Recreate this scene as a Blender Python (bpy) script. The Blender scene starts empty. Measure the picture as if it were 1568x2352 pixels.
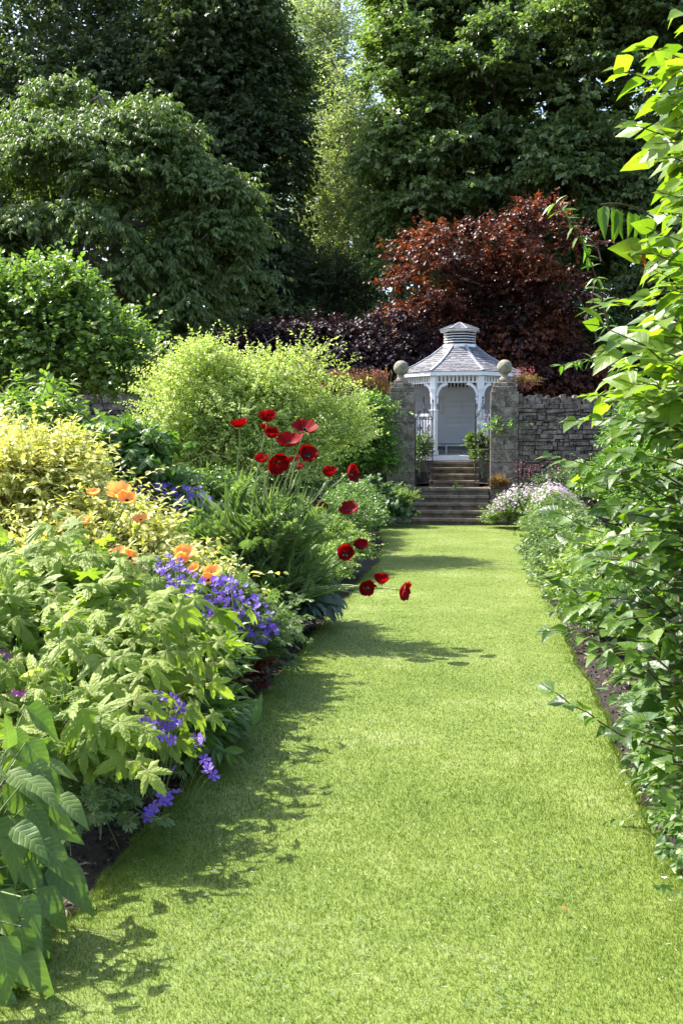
import bpy, math, random
import numpy as np
from mathutils import Vector
PI = math.pi
scene = bpy.context.scene
COL = scene.collection
# ---------------------------------------------------------------- camera
CAM_H = 1.6
PSI = math.radians(6.78)       # the lawn runs along +Y, the camera looks a little to its left
PITCH = math.radians(3.28)
cam_data = bpy.data.cameras.new('camera')
cam = bpy.data.objects.new('camera', cam_data)
COL.objects.link(cam)
cam.location = (0, 0, CAM_H)
cam.rotation_euler = (PI/2 - PITCH, 0, PSI)
cam_data.sensor_fit = 'VERTICAL'
cam_data.sensor_height = 36.0
cam_data.lens = 39.8
cam_data.clip_start = 0.05
cam_data.clip_end = 1000
cam_data.dof.use_dof = True
cam_data.dof.focus_distance = 9.0
cam_data.dof.aperture_fstop = 14.0
scene.camera = cam
# ---------------------------------------------------------------- sky and sun
SUN_AZ = np.array([-0.93, 0.36])          # horizontal direction towards the sun
SUN_EL = math.radians(50)
world = bpy.data.worlds.new('World'); scene.world = world
world.use_nodes = True
wn = world.node_tree.nodes; wl = world.node_tree.links
for n in list(wn): wn.remove(n)
wo = wn.new('ShaderNodeOutputWorld'); bg = wn.new('ShaderNodeBackground'); sky = wn.new('ShaderNodeTexSky')
sky.sky_type = 'NISHITA'; sky.sun_disc = False
sky.sun_elevation = SUN_EL
sky.sun_rotation = math.atan2(SUN_AZ[0], SUN_AZ[1])
sky.air_density = 1.0; sky.dust_density = 2.5; sky.ozone_density = 1.0
bg.inputs['Strength'].default_value = 0.15
wl.new(sky.outputs[0], bg.inputs[0]); wl.new(bg.outputs[0], wo.inputs[0])
sun_data = bpy.data.lights.new('sun', 'SUN'); sun = bpy.data.objects.new('sun', sun_data); COL.objects.link(sun)
sun_data.energy = 5.0; sun_data.angle = math.radians(0.53); sun_data.color = (1.0, 0.955, 0.88)
_h = SUN_AZ / np.linalg.norm(SUN_AZ)
SUN_DIR = Vector((_h[0]*math.cos(SUN_EL), _h[1]*math.cos(SUN_EL), math.sin(SUN_EL)))
sun.rotation_euler = SUN_DIR.to_track_quat('Z', 'Y').to_euler()
sun.location = (-10, 10, 30)
scene.view_settings.view_transform = 'Standard'
scene.view_settings.look = 'None'
scene.view_settings.gamma = 1.0
scene.view_settings.exposure = 1.5
scene.cycles.max_bounces = 8
scene.cycles.diffuse_bounces = 6
scene.cycles.glossy_bounces = 2
scene.cycles.transmission_bounces = 6
scene.cycles.sample_clamp_indirect = 4.0
# ---------------------------------------------------------------- helpers: placement
F_PX = 2600.0                             # focal length in pixels of a 1568 x 2352 picture
def at(px, py, Y):
    """World point on the plane y = Y seen at pixel (px, py) of the 1568 x 2352 photograph."""
    xc = (px - 784) / F_PX; yc = (1176 - py) / F_PX
    cp, sp = math.cos(PITCH), math.sin(PITCH)
    fwd = cp + yc*sp; up = yc*cp - sp
    dx = xc*math.cos(PSI) - fwd*math.sin(PSI)
    dy = xc*math.sin(PSI) + fwd*math.cos(PSI)
    t = Y / dy
    return np.array([dx*t, Y, CAM_H + up*t])
# ---------------------------------------------------------------- helpers: meshes
def nrm(a):
    a = np.asarray(a, float)
    return a / np.maximum(np.linalg.norm(a, axis=-1, keepdims=True), 1e-9)
class Tpl:
    def __init__(self, v, faces, uv=None):
        self.v = np.array(v, float)
        self.loops = np.array([i for f in faces for i in f], int)
        self.sizes = np.array([len(f) for f in faces], int)
        if uv is None: uv = self.v[:, :2]
        self.uv = np.array(uv, float)[self.loops]
class MB:
    def __init__(self):
        self.V = []; self.L = []; self.S = []; self.U = []; self.R = []; self.M = []; self.n = 0
    def add(self, v, loops, sizes, uv=None, rnd=None, mat=0):
        v = np.asarray(v, float).reshape(-1, 3)
        self.V.append(v); self.L.append(np.asarray(loops, int) + self.n); self.S.append(np.asarray(sizes, int))
        nf = len(sizes)
        self.U.append(np.zeros((len(loops), 2)) if uv is None else np.asarray(uv, float))
        self.R.append(np.full(nf, 0.5) if rnd is None else (np.full(nf, float(rnd)) if np.isscalar(rnd) else np.asarray(rnd, float)))
        self.M.append(np.full(nf, mat, int)); self.n += len(v)
        return self
    def inst(self, tpl, P, D, N, S, rnd, mat=0):
        P = np.asarray(P, float).reshape(-1, 3); k = len(P)
        if k == 0: return self
        y = nrm(D); N = np.broadcast_to(np.asarray(N, float), (k, 3))
        z = N - (N*y).sum(1, keepdims=True)*y
        bad = np.linalg.norm(z, axis=1) < 1e-4
        z[bad] = np.cross(y[bad], [1, 0.3, 0])
        z = nrm(z); x = np.cross(y, z)
        S = np.asarray(S, float)
        if S.ndim < 2: S = np.broadcast_to(S.reshape(-1, 1) if S.ndim else S, (k, 3))
        t = tpl.v[None]*S[:, None, :]
        v = P[:, None] + t[..., 0:1]*x[:, None] + t[..., 1:2]*y[:, None] + t[..., 2:3]*z[:, None]
        nv = len(tpl.v)
        loops = (tpl.loops[None] + (np.arange(k)*nv)[:, None]).ravel()
        self.add(v.reshape(-1, 3), loops, np.tile(tpl.sizes, k), np.tile(tpl.uv, (k, 1)), np.repeat(np.broadcast_to(rnd, k), len(tpl.sizes)), mat)
        return self
    def tubes(self, pts, rad, sides=4, mat=0, rnd=None):
        """pts (K, m, 3), rad (K, m): K tapered tubes."""
        pts = np.asarray(pts, float); K, m = pts.shape[:2]
        if K == 0: return self
        rad = np.broadcast_to(rad, (K, m))
        T = nrm(np.gradient(pts, axis=1))
        ref = np.where(np.abs(T[..., 2:3]) > 0.9, np.array([1.0, 0, 0]), np.array([0, 0, 1.0]))
        a = nrm(np.cross(T, ref)); b = np.cross(T, a)
        ang = np.arange(sides)*2*PI/sides
        ring = pts[:, :, None] + rad[:, :, None, None]*(np.cos(ang)[None, None, :, None]*a[:, :, None] + np.sin(ang)[None, None, :, None]*b[:, :, None])
        f = []
        for i in range(m-1):
            for j in range(sides):
                j2 = (j+1) % sides
                f.append([i*sides+j, i*sides+j2, (i+1)*sides+j2, (i+1)*sides+j])
        f = np.array(f); nv = m*sides
        loops = (f.ravel()[None] + (np.arange(K)*nv)[:, None]).ravel()
        self.add(ring.reshape(-1, 3), loops, np.full(K*len(f), 4), None, 0.5 if rnd is None else np.repeat(rnd, len(f)), mat)
        return self
    def tube(self, pts, rad, sides=8, mat=0, caps=True):
        pts = np.asarray(pts, float)
        base = self.n
        self.tubes(pts[None], np.broadcast_to(rad, len(pts))[None], sides, mat)
        if caps:
            n = len(pts)
            self.L.append(np.array([base+j for j in range(sides)][::-1] + [base+(n-1)*sides+j for j in range(sides)]))
            self.S.append(np.array([sides, sides])); self.U.append(np.zeros((2*sides, 2))); self.R.append(np.array([.5, .5])); self.M.append(np.array([mat, mat]))
        return self
    def box(self, c, half, R=None, mat=0, rnd=None):
        s = np.array([[-1,-1,-1],[1,-1,-1],[1,1,-1],[-1,1,-1],[-1,-1,1],[1,-1,1],[1,1,1],[-1,1,1]], float)*np.asarray(half)
        if R is not None: s = s @ np.asarray(R).T
        f = [0,3,2,1, 4,5,6,7, 0,1,5,4, 1,2,6,5, 2,3,7,6, 3,0,4,7]
        uv = np.tile([[0,0],[1,0],[1,1],[0,1]], (6, 1))
        return self.add(s + np.asarray(c, float), f, [4]*6, uv, rnd, mat)
    def bar(self, a, b, w, d, up=(0, 0, 1), mat=0, rnd=None):
        a = np.asarray(a, float); b = np.asarray(b, float)
        y = nrm(b-a); x = nrm(np.cross(y, up)); z = np.cross(x, y)
        R = np.stack([x, y, z], 1)
        return self.box((a+b)/2, (w/2, np.linalg.norm(b-a)/2, d/2), R, mat, rnd)
    def prism(self, poly, z0, z1, M=None, mat=0):
        """poly: list of (x, y); extruded z0..z1; M: 4x4-like function on points."""
        p = np.asarray(poly, float); n = len(p)
        v = np.concatenate([np.c_[p, np.full(n, z0)], np.c_[p, np.full(n, z1)]])
        if M is not None: v = M(v)
        L = list(range(n))[::-1] + list(range(n, 2*n)); S = [n, n]
        for i in range(n):
            j = (i+1) % n; L += [i, j, n+j, n+i]; S.append(4)
        return self.add(v, L, S, None, None, mat)
    def lathe(self, prof, c, seg=24, mat=0):
        prof = np.asarray(prof, float); m = len(prof)
        a = np.arange(seg)*2*PI/seg
        v = np.stack([prof[:, None, 0]*np.cos(a), prof[:, None, 0]*np.sin(a), np.broadcast_to(prof[:, None, 1], (m, seg))], -1).reshape(-1, 3) + np.asarray(c, float)
        L = []; S = []
        for i in range(m-1):
            for j in range(seg):
                k = (j+1) % seg; L += [i*seg+j, i*seg+k, (i+1)*seg+k, (i+1)*seg+j]; S.append(4)
        return self.add(v, L, S, None, None, mat)
    def build(self, name, mats, parent=None, smooth=False, bevel=0):
        me = bpy.data.meshes.new(name)
        V = np.concatenate(self.V)
        if parent is not None: V = V - np.array(parent.location)
        L = np.concatenate(self.L); S = np.concatenate(self.S)
        me.vertices.add(len(V)); me.vertices.foreach_set('co', V.astype(np.float32).ravel())
        me.loops.add(len(L)); me.loops.foreach_set('vertex_index', L.astype(np.int32))
        me.polygons.add(len(S)); st = np.zeros(len(S), np.int32); st[1:] = np.cumsum(S)[:-1]
        me.polygons.foreach_set('loop_start', st)
        me.polygons.foreach_set('material_index', np.concatenate(self.M).astype(np.int32))
        me.polygons.foreach_set('use_smooth', np.full(len(S), smooth))
        uv = me.uv_layers.new(name='uv'); uv.data.foreach_set('uv', np.concatenate(self.U).astype(np.float32).ravel())
        at_ = me.attributes.new('rnd', 'FLOAT', 'FACE'); at_.data.foreach_set('value', np.concatenate(self.R).astype(np.float32))
        me.update(calc_edges=True)
        if not isinstance(mats, (list, tuple)): mats = [mats]
        for m in mats: me.materials.append(m)
        o = bpy.data.objects.new(name, me); COL.objects.link(o)
        if parent is not None: o.parent = parent
        if bevel:
            b = o.modifiers.new('bevel', 'BEVEL'); b.width = bevel; b.segments = 2; b.limit_method = 'ANGLE'
        return o
def tag(o, label, cat, group=None, kind=None):
    if label: o['label'] = label
    if cat: o['category'] = cat
    if group: o['group'] = group
    if kind: o['kind'] = kind
    return o
def thing(name, label, cat, loc, group=None):
    o = bpy.data.objects.new(name, None); COL.objects.link(o); o.location = tuple(map(float, loc)); o.empty_display_size = .2
    return tag(o, label, cat, group)
def structure(o):
    o['kind'] = 'structure'; return o
# ---------------------------------------------------------------- helpers: materials
def newmat(name):
    m = bpy.data.materials.new(name); m.use_nodes = True
    nt = m.node_tree; nt.nodes.clear()
    out = nt.nodes.new('ShaderNodeOutputMaterial')
    return m, nt, out
def ramp(nt, fac, cols, pos=None):
    r = nt.nodes.new('ShaderNodeValToRGB'); cr = r.color_ramp
    n = len(cols); pos = pos or [i/(max(n-1, 1)) for i in range(n)]
    while len(cr.elements) < n: cr.elements.new(0.5)
    for e, c, p in zip(cr.elements, cols, pos): e.position = p; e.color = (*c, 1)
    if fac is not None: nt.links.new(fac, r.inputs[0])
    return r.outputs[0]
def noise(nt, scale, detail=4, rough=.55, vec=None, dim=None):
    n = nt.nodes.new('ShaderNodeTexNoise'); n.inputs['Scale'].default_value = scale; n.inputs['Detail'].default_value = detail
    n.inputs['Roughness'].default_value = rough
    if vec is not None: nt.links.new(vec, n.inputs['Vector'])
    return n.outputs['Fac']
def mixc(nt, fac, a, b, mode='MIX'):
    m = nt.nodes.new('ShaderNodeMix'); m.data_type = 'RGBA'; m.blend_type = mode
    for s, k in ((fac, 0), (a, 6), (b, 7)):
        if isinstance(s, (int, float)): m.inputs[k].default_value = s
        elif isinstance(s, tuple): m.inputs[k].default_value = (*s, 1)
        else: nt.links.new(s, m.inputs[k])
    return m.outputs[2]
def mth(nt, op, a, b=0.0, c=None):
    m = nt.nodes.new('ShaderNodeMath'); m.operation = op
    for i, s in enumerate((a, b) if c is None else (a, b, c)):
        if isinstance(s, (int, float)): m.inputs[i].default_value = s
        else: nt.links.new(s, m.inputs[i])
    return m.outputs[0]
def leafmat(name, cols, trans=(1.25, 1.5, .55), tf=.38, rough=.42, spec=.5, veins=0, nvein=7, patch=.25, pscale=1.2, under=None, rust=None):
    """Leaf: glossy upper skin over a body that lets light through. cols: dark to light, picked per leaf."""
    m, nt, out = newmat(name); N = nt.nodes; K = nt.links
    a = N.new('ShaderNodeAttribute'); a.attribute_name = 'rnd'
    tc = N.new('ShaderNodeTexCoord')
    nz = noise(nt, pscale, 3, vec=tc.outputs['Object'])
    f = mth(nt, 'ADD', mth(nt, 'MULTIPLY', a.outputs['Fac'], 1-patch), mth(nt, 'MULTIPLY', mth(nt, 'SUBTRACT', mth(nt, 'MULTIPLY', nz, 2.2), .6), patch))
    col = ramp(nt, f, cols)
    p = N.new('ShaderNodeBsdfPrincipled')
    if veins:
        uvn = N.new('ShaderNodeSeparateXYZ'); K.new(tc.outputs['UV'], uvn.inputs[0])
        au = mth(nt, 'ABSOLUTE', uvn.outputs[0])
        mid = mth(nt, 'LESS_THAN', au, .035)
        ph = mth(nt, 'ADD', mth(nt, 'SUBTRACT', mth(nt, 'MULTIPLY', uvn.outputs[1], nvein*2*PI), mth(nt, 'MULTIPLY', au, 9.0)), mth(nt, 'MULTIPLY', noise(nt, 14, 3, vec=tc.outputs['Object']), 7.0))
        w = mth(nt, 'POWER', mth(nt, 'MULTIPLY_ADD', mth(nt, 'SINE', ph), .5, .5), 5.0)
        vn = mth(nt, 'MAXIMUM', mid, mth(nt, 'MULTIPLY', w, .55))
        col = mixc(nt, mth(nt, 'MULTIPLY', vn, .30*veins), col, (.42, .5, .2))
        bmp = N.new('ShaderNodeBump'); bmp.inputs['Strength'].default_value = .55*veins; bmp.inputs['Distance'].default_value = .006
        K.new(mth(nt, 'SUBTRACT', mth(nt, 'MULTIPLY', noise(nt, 60, 2, vec=tc.outputs['Object']), .4), vn), bmp.inputs['Height'])
        K.new(bmp.outputs[0], p.inputs['Normal'])
    if rust:
        sp = mth(nt, 'GREATER_THAN', noise(nt, rust[0], 3, vec=tc.outputs['Object']), rust[1])
        col = mixc(nt, mth(nt, 'MULTIPLY', sp, .7), col, rust[2])
    K.new(col, p.inputs['Base Color']); p.inputs['Roughness'].default_value = rough
    p.inputs['Specular IOR Level'].default_value = spec
    t = N.new('ShaderNodeBsdfTranslucent')
    K.new(mixc(nt, 1.0, col, trans, 'MULTIPLY'), t.inputs['Color'])
    mx = N.new('ShaderNodeMixShader'); mx.inputs[0].default_value = tf
    K.new(p.outputs[0], mx.inputs[1]); K.new(t.outputs[0], mx.inputs[2]); K.new(mx.outputs[0], out.inputs[0])
    return m
def plain(name, cols, scale=8, rough=.7, bump=0, bscale=None, detail=5, spec=.4, speck=None, coord='Object', metal=0):
    m, nt, out = newmat(name); N = nt.nodes; K = nt.links
    tc = N.new('ShaderNodeTexCoord'); v = tc.outputs[coord]
    p = N.new('ShaderNodeBsdfPrincipled')
    nz = noise(nt, scale, detail, .6, vec=v)
    col = ramp(nt, nz, cols, [.28 + .44*i/max(len(cols)-1, 1) for i in range(len(cols))])
    if speck:
        for (sc, th, sc_col, amt) in speck:
            s = mth(nt, 'GREATER_THAN', noise(nt, sc, 4, .65, vec=v), th)
            col = mixc(nt, mth(nt, 'MULTIPLY', s, amt), col, sc_col)
    K.new(col, p.inputs['Base Color']); p.inputs['Roughness'].default_value = rough; p.inputs['Specular IOR Level'].default_value = spec
    p.inputs['Metallic'].default_value = metal
    if bump:
        b = N.new('ShaderNodeBump'); b.inputs['Strength'].default_value = bump; b.inputs['Distance'].default_value = .02
        K.new(noise(nt, bscale or scale*3, 6, .65, vec=v), b.inputs['Height']); K.new(b.outputs[0], p.inputs['Normal'])
    K.new(p.outputs[0], out.inputs[0])
    return m
# ---------------------------------------------------------------- leaf shapes (y runs from stalk to tip)
def t_diamond(w=.5, fold=.1, mid=.42, droop=.12):
    return Tpl([(0,0,0),(-w/2,mid,fold),(0,1,-droop),(w/2,mid,fold)], [(0,3,2),(0,2,1)], [(0,0),(-1,.5),(0,1),(1,.5)])
def t_oval(w=.5, fold=.08, droop=.15):
    v = [(0,0,0),(-w*.42,.25,fold),(w*.42,.25,fold),(0,.3,0),(-w*.46,.6,fold*.8-droop*.3),(w*.46,.6,fold*.8-droop*.3),(0,.65,-droop*.35),(0,1,-droop)]
    return Tpl(v, [(0,3,1),(0,2,3),(1,3,6,4),(3,2,5,6),(4,6,7),(6,5,7)], [(0,0),(-1,.25),(1,.25),(0,.3),(-1,.6),(1,.6),(0,.65),(0,1)])
def t_grid(nl=6, nw=4, w=.5, skew=.62, fold=.25, curl=.3, ripple=.04, acum=.25, side=0):
    v = []; uv = []
    for i in range(nl+1):
        t = i/nl
        ww = w*.5*(math.sin(PI*min(t, 1)**skew)**.85 if 0 < t < 1 else 0)*(1-acum*t**2)
        for j in range(nw+1):
            u = 2*j/nw - 1
            x = ww*u
            z = fold*abs(x) - curl*t*t + ripple*math.sin(t*15)*abs(u)*(1-t)
            v.append((x + side*t*t, t, z)); uv.append((u, t))
    f = [[i*(nw+1)+j, i*(nw+1)+j+1, (i+1)*(nw+1)+j+1, (i+1)*(nw+1)+j] for i in range(nl) for j in range(nw)]
    return Tpl(v, f, uv)
def t_palmate(lobes, serr=.05, droop=.3, cup=.12, nper=7, floor_=.3):
    """lobes: (angle in degrees from the tip, length, half-width in degrees)."""
    n = nper*len(lobes)*2
    amax = max(abs(l[0])+l[2] for l in lobes)
    ang = np.radians(np.linspace(-amax, amax, n)); out = []
    for k, a in enumerate(ang):
        r = floor_
        c = 0
        for (la, ll, lw) in lobes:
            d = abs(a - math.radians(la))/math.radians(lw)
            rr = ll*max(0, 1-d)**.62
            if rr > r: r = rr
            c = max(c, 1-d)
        r *= 1 + serr*(1 if k % 2 else -1)
        out.append((a, r, c))
    v = [(0, 0, 0)]; uv = [(0, 0)]
    for s in (.5, 1.0):
        for a, r, c in out:
            rr = r*s
            z = -droop*rr*rr + cup*(1-c)*rr*-1 + .02
            v.append((math.sin(a)*rr, math.cos(a)*rr, z))
            d = min(abs(a-math.radians(l[0])) for l in lobes)
            uv.append((d*2.2, s*r))
    m = len(out); f = []
    for i in range(m-1):
        f.append([0, 1+i+1, 1+i]); f.append([1+i, 2+i, 1+m+i+1, 1+m+i])
    return Tpl(v, f, uv)
def t_cut(n=5, spread=75, w=.2, fold=.03, sub=True):
    v = []; f = []
    for i in range(n):
        a = math.radians(-spread + 2*spread*i/(n-1)); L = 1 - .3*abs(i-(n-1)/2)/((n-1)/2)
        b = len(v); c, s = math.cos(a), math.sin(a)
        def P(x, y, z): return (x*c + y*s, -x*s + y*c, z)
        v += [P(0,0,0), P(-w/2, L*.6, fold), P(0, L, -.12*L), P(w/2, L*.6, fold)]
        f += [(b,b+3,b+2),(b,b+2,b+1)]
        if sub:
            for sg in (-1, 1):
                bb = len(v)
                v += [P(0,L*.4,0), P(sg*w*1.15, L*.82, -.04), P(sg*w*.25, L*.68, fold)]
                f += [(bb,bb+1,bb+2)]
    return Tpl(v, f)
def t_frond(n=7, w=.36, droop=.45, leaf=.09, up=.0):
    v = []; f = []
    for i in range(1, n+1):
        t = i/(n+.4); y = t; z = -droop*t*t
        L = w*math.sin(PI*(t*.85+.13))
        for sg in (-1, 1):
            b = len(v)
            v += [(0, y-leaf*.35, z), (sg*L*.55, y+L*.15-leaf*.4, z+.03), (sg*L, y+L*.55, z-.04), (sg*L*.5, y+L*.35+leaf*.45, z+.03)]
            f += [(b,b+1,b+2,b+3)]
    b = len(v); v += [(-.008,0,0),(.008,0,0),(.005,.5,-droop*.25),(-.005,.5,-droop*.25),(0,1.05,-droop*1.1)]
    f += [(b,b+1,b+2,b+3),(b+3,b+2,b+4)]
    b = len(v); v += [(-.05,.9,-droop*.8),(0,1.12,-droop*1.25),(.05,.9,-droop*.8)]; f += [(b,b+1,b+2)]
    return Tpl(v, f)
def t_flower5(n=5, cup=.25, w=.62, notch=.04):
    v = [(0,0,0)]; f = []; uv = [(0,0)]
    for i in range(n):
        a = 2*PI*i/n; c, s = math.cos(a), math.sin(a)
        for (x, y, z) in ((-w*.42,.55,cup*.5),(-w*.4,.92,cup),(0,1-notch,cup*.9),(w*.4,.92,cup),(w*.42,.55,cup*.5)):
            v.append((x*c+y*s, -x*s+y*c, z + .02*(i % 2))); uv.append((x*2, y))
        b = 1+5*i
        f += [(0,b+4,b+3,b+2,b+1,b)]
    return Tpl(v, f, uv)
# ---------------------------------------------------------------- plant growth
def rdir(rng, k, zmin=-1.0):
    d = nrm(rng.normal(size=(int(k*2.4)+20, 3)))
    d = d[d[:, 2] > zmin]
    while len(d) < k: d = np.concatenate([d, d])
    return d[:k]
def crown_lobes(rng, c, r, n, lr, lo=.35, zmin=-.6):
    """n lobe centres spread through an ellipsoid, more of them near its skin."""
    d = rdir(rng, n, zmin); q = rng.uniform(lo, 1, n)**.5
    rad = lr*rng.uniform(.65, 1.35, n)
    r = np.asarray(r, float)
    cen = np.asarray(c) + d*q[:, None]*np.maximum(r - rad[:, None]*.75, .05)
    return cen, rad
def sprays(rng, cen, rad, k, flat=.8, zmin=-.45, up=.35, out_c=None, out=.4, inner=.55, front=0.0):
    w = rad**2; w = w/w.sum()
    idx = rng.choice(len(cen), k, p=w)
    u = rdir(rng, k, zmin); s = rng.uniform(inner, 1, k)**.6
    P = cen[idx] + u*(rad[idx]*s)[:, None]*np.array([1, 1, flat])
    D = u.copy()
    if out_c is not None: D = D + out*nrm(P - np.asarray(out_c))
    D = nrm(D + np.array([0, 0, up]) + rng.normal(size=(k, 3))*.35)
    if front > 0:                     # thin the side that faces away from the garden
        keep = (nrm(P-np.mean(cen, 0))[:, 1] < .35) | (rng.random(k) > front)
        P, D = P[keep], D[keep]
    return P, D
def leafy(rng, ml, mt, P, D, L, droop, n, tpl, size, twig_r=.003, spread=.8, sag=.25, upn=.8, nrand=.5, t0=.1, pair=False, tdir=.6, tmat=0, szvar=.3, seg=4, nfront=.15):
    k = len(P); L = L*rng.uniform(.6, 1.3, k)*np.where(rng.random(k) < .12, 1.6, 1.0)
    if mt is not None:
        tt = np.linspace(0, 1, seg)
        pts = P[:, None] + D[:, None]*(L[:, None]*tt)[..., None]
        pts[..., 2] -= droop*L[:, None]*tt**2
        mt.tubes(pts, twig_r*(1-.75*tt)[None], 3, tmat)
    side0 = nrm(np.cross(D, nrm(rng.normal(size=(k, 3))*.5 + np.array([0, 0, 1.0]))))
    tpls = tpl if isinstance(tpl, (list, tuple)) else [tpl]
    tj = np.linspace(t0, 1, n)
    Ps = []; Ds = []; Ns = []; Ss = []; Rs = []
    tw = rng.random(k)
    for j, t in enumerate(tj):
        for sg in ((-1, 1) if pair else ((-1)**j,)):
            tj_ = np.clip(t + rng.uniform(-.04, .04, k), 0, 1)
            p = P + D*(L*tj_)[:, None]; p[:, 2] -= droop*L*tj_**2
            T = D.copy(); T[:, 2] -= 2*droop*tj_; T = nrm(T)
            last = 1.0 if (j == n-1 and not pair) else 0.0
            d = T*(tdir + last) + side0*(sg*spread*(1-last)) + rng.normal(size=(k, 3))*.25
            d[:, 2] -= sag
            nn = np.array([0, 0, upn]) + rng.normal(size=(k, 3))*nrand - np.array([0, nfront, 0])
            Ps.append(p); Ds.append(d); Ns.append(nn)
            Ss.append(size*rng.uniform(1-szvar, 1+szvar, k)*(1-.25*(t == tj[-1]))); Rs.append(np.clip(.55*tw + .45*rng.random(k) + .12*(t-.5), 0, 1))
    P_, D_, N_, S_, R_ = map(np.concatenate, (Ps, Ds, Ns, Ss, Rs))
    if len(tpls) == 1: ml.inst(tpls[0], P_, D_, N_, S_, R_)
    else:
        w = rng.integers(0, len(tpls), len(P_))
        for i, tp in enumerate(tpls):
            q = w == i; ml.inst(tp, P_[q], D_[q], N_[q], S_[q], R_[q])
def limb(rng, mb, a, b, r0, r1, wob=.12, m=7, sides=6, bow=.15, mat=0):
    a = np.asarray(a, float); b = np.asarray(b, float); t = np.linspace(0, 1, m)
    p = a + (b-a)*t[:, None]; L = np.linalg.norm(b-a)
    p[:, 2] += bow*L*np.sin(PI*t)
    p[1:-1] += rng.normal(size=(m-2, 3))*L*wob*.3
    mb.tubes(p[None], (r0 + (r1-r0)*t)[None], sides, mat)
    return p
# ================================================================ SETTING
def lerp(x, xs, ys): return np.interp(x, xs, ys)
def wob(Y, s): return .018*np.sin(Y*1.7+s)+.010*np.sin(Y*5.3+2*s)+.008*np.sin(Y*13.7+s)+.005*np.sin(Y*31+s)
def edgeL(Y): return lerp(Y, [0, 3, 5, 16, 18.5, 20.5, 23.4], [-1.36, -1.36, -1.35, -1.36, -1.5, -1.72, -2.0]) + wob(Y, 0)
def edgeR(Y): return lerp(Y, [0, 3, 6, 15, 18, 20.5, 23.4], [.76, .76, .74, .78, .86, 1.0, 1.2]) + wob(Y, 2)
def grassmat(name, blade):
    m, nt, out = newmat(name); N = nt.nodes; K = nt.links
    tc = N.new('ShaderNodeTexCoord'); v = tc.outputs['Object']
    big = mth(nt, 'MULTIPLY_ADD', noise(nt, 1.1, 4, vec=v), 2.6, -.8); mid = mth(nt, 'MULTIPLY_ADD', noise(nt, 7, 4, vec=v), 2.2, -.6)
    if blade:
        a = N.new('ShaderNodeAttribute'); a.attribute_name = 'rnd'; f0 = a.outputs['Fac']
    else: f0 = noise(nt, 90, 3, vec=v)
    f = mth(nt, 'ADD', mth(nt, 'MULTIPLY', f0, .5), mth(nt, 'ADD', mth(nt, 'MULTIPLY', big, .35), mth(nt, 'MULTIPLY', mid, .25)))
    f = mth(nt, 'SUBTRACT', f, .03 if blade else -.05)
    col = ramp(nt, f, [(.064,.102,.014), (.107,.155,.023), (.157,.206,.040), (.265,.292,.125)], [.05, .38, .66, 1])
    p = N.new('ShaderNodeBsdfPrincipled'); K.new(col, p.inputs['Base Color']); p.inputs['Roughness'].default_value = .5; p.inputs['Specular IOR Level'].default_value = .35
    if blade:
        t = N.new('ShaderNodeBsdfTranslucent'); K.new(mixc(nt, 1.0, col, (1.1, 1.25, .6), 'MULTIPLY'), t.inputs['Color'])
        mx = N.new('ShaderNodeMixShader'); mx.inputs[0].default_value = .52
        K.new(p.outputs[0], mx.inputs[1]); K.new(t.outputs[0], mx.inputs[2]); K.new(mx.outputs[0], out.inputs[0])
    else:
        b = N.new('ShaderNodeBump'); b.inputs['Strength'].default_value = .3; b.inputs['Distance'].default_value = .01
        K.new(noise(nt, 120, 4, vec=v), b.inputs['Height']); K.new(b.outputs[0], p.inputs['Normal']); K.new(p.outputs[0], out.inputs[0])
    return m
M_SOIL = plain('soil', [(.010,.007,.005), (.022,.015,.010), (.042,.031,.021)], 14, .9, .9, 40, speck=[(50, .66, (.09,.07,.05), .6)])
M_LAWN = grassmat('turf', False); M_BLADE = grassmat('grass_blade', True)
# soil / ground: one sheet to the horizon, the beds low, the land behind the wall higher
mb = MB()
xs = np.concatenate([[-400, -120, -40, -15], np.arange(-9, 6, .3), [9, 16, 40, 120, 400]])
ys = np.concatenate([[-60, -20, -6], np.arange(-2, 25, .35), [30, 60, 150, 500]])
XX, YY = np.meshgrid(xs, ys)
rg = np.random.default_rng(5)
ZZ = -.045 + rg.uniform(-.012, .012, XX.shape)
nx = len(xs); f = [[j*nx+i, j*nx+i+1, (j+1)*nx+i+1, (j+1)*nx+i] for j in range(len(ys)-1) for i in range(nx-1)]
mb.add(np.stack([XX, YY, ZZ], -1), np.array(f).ravel(), [4]*len(f))
structure(mb.build('ground', M_SOIL, smooth=True))
# raised ground behind the garden wall
mb = MB()
def bankz(x, y): return 1.0 + .27*np.clip((y-25.2)/1.5, 0, 1) + .02*np.sin(x*1.7)*np.cos(y*1.1)
for (x0, x1, y0, y1) in ((-60, -1.36, 25.15, 27.0), (.30, 60, 25.15, 27.0), (-60, 60, 27.0, 200)):
    gx = np.linspace(x0, x1, 30); gy = np.linspace(y0, y1, 5 if y1 < 30 else 24); X2, Y2 = np.meshgrid(gx, gy)
    f = [[j*30+i, j*30+i+1, (j+1)*30+i+1, (j+1)*30+i] for j in range(len(gy)-1) for i in range(29)]
    mb.add(np.stack([X2, Y2, bankz(X2, Y2)], -1), np.array(f).ravel(), [4]*len(f))
    if y1 < 30: # side cheeks of the passage
        xe = x1 if x1 < 0 else x0
        mb.add([(xe,y0,-.1),(xe,y1,-.1),(xe,y1,1.3),(xe,y0,1.02)], [0,1,2,3], [4])
structure(mb.build('terrain', M_SOIL, smooth=True))
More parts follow.
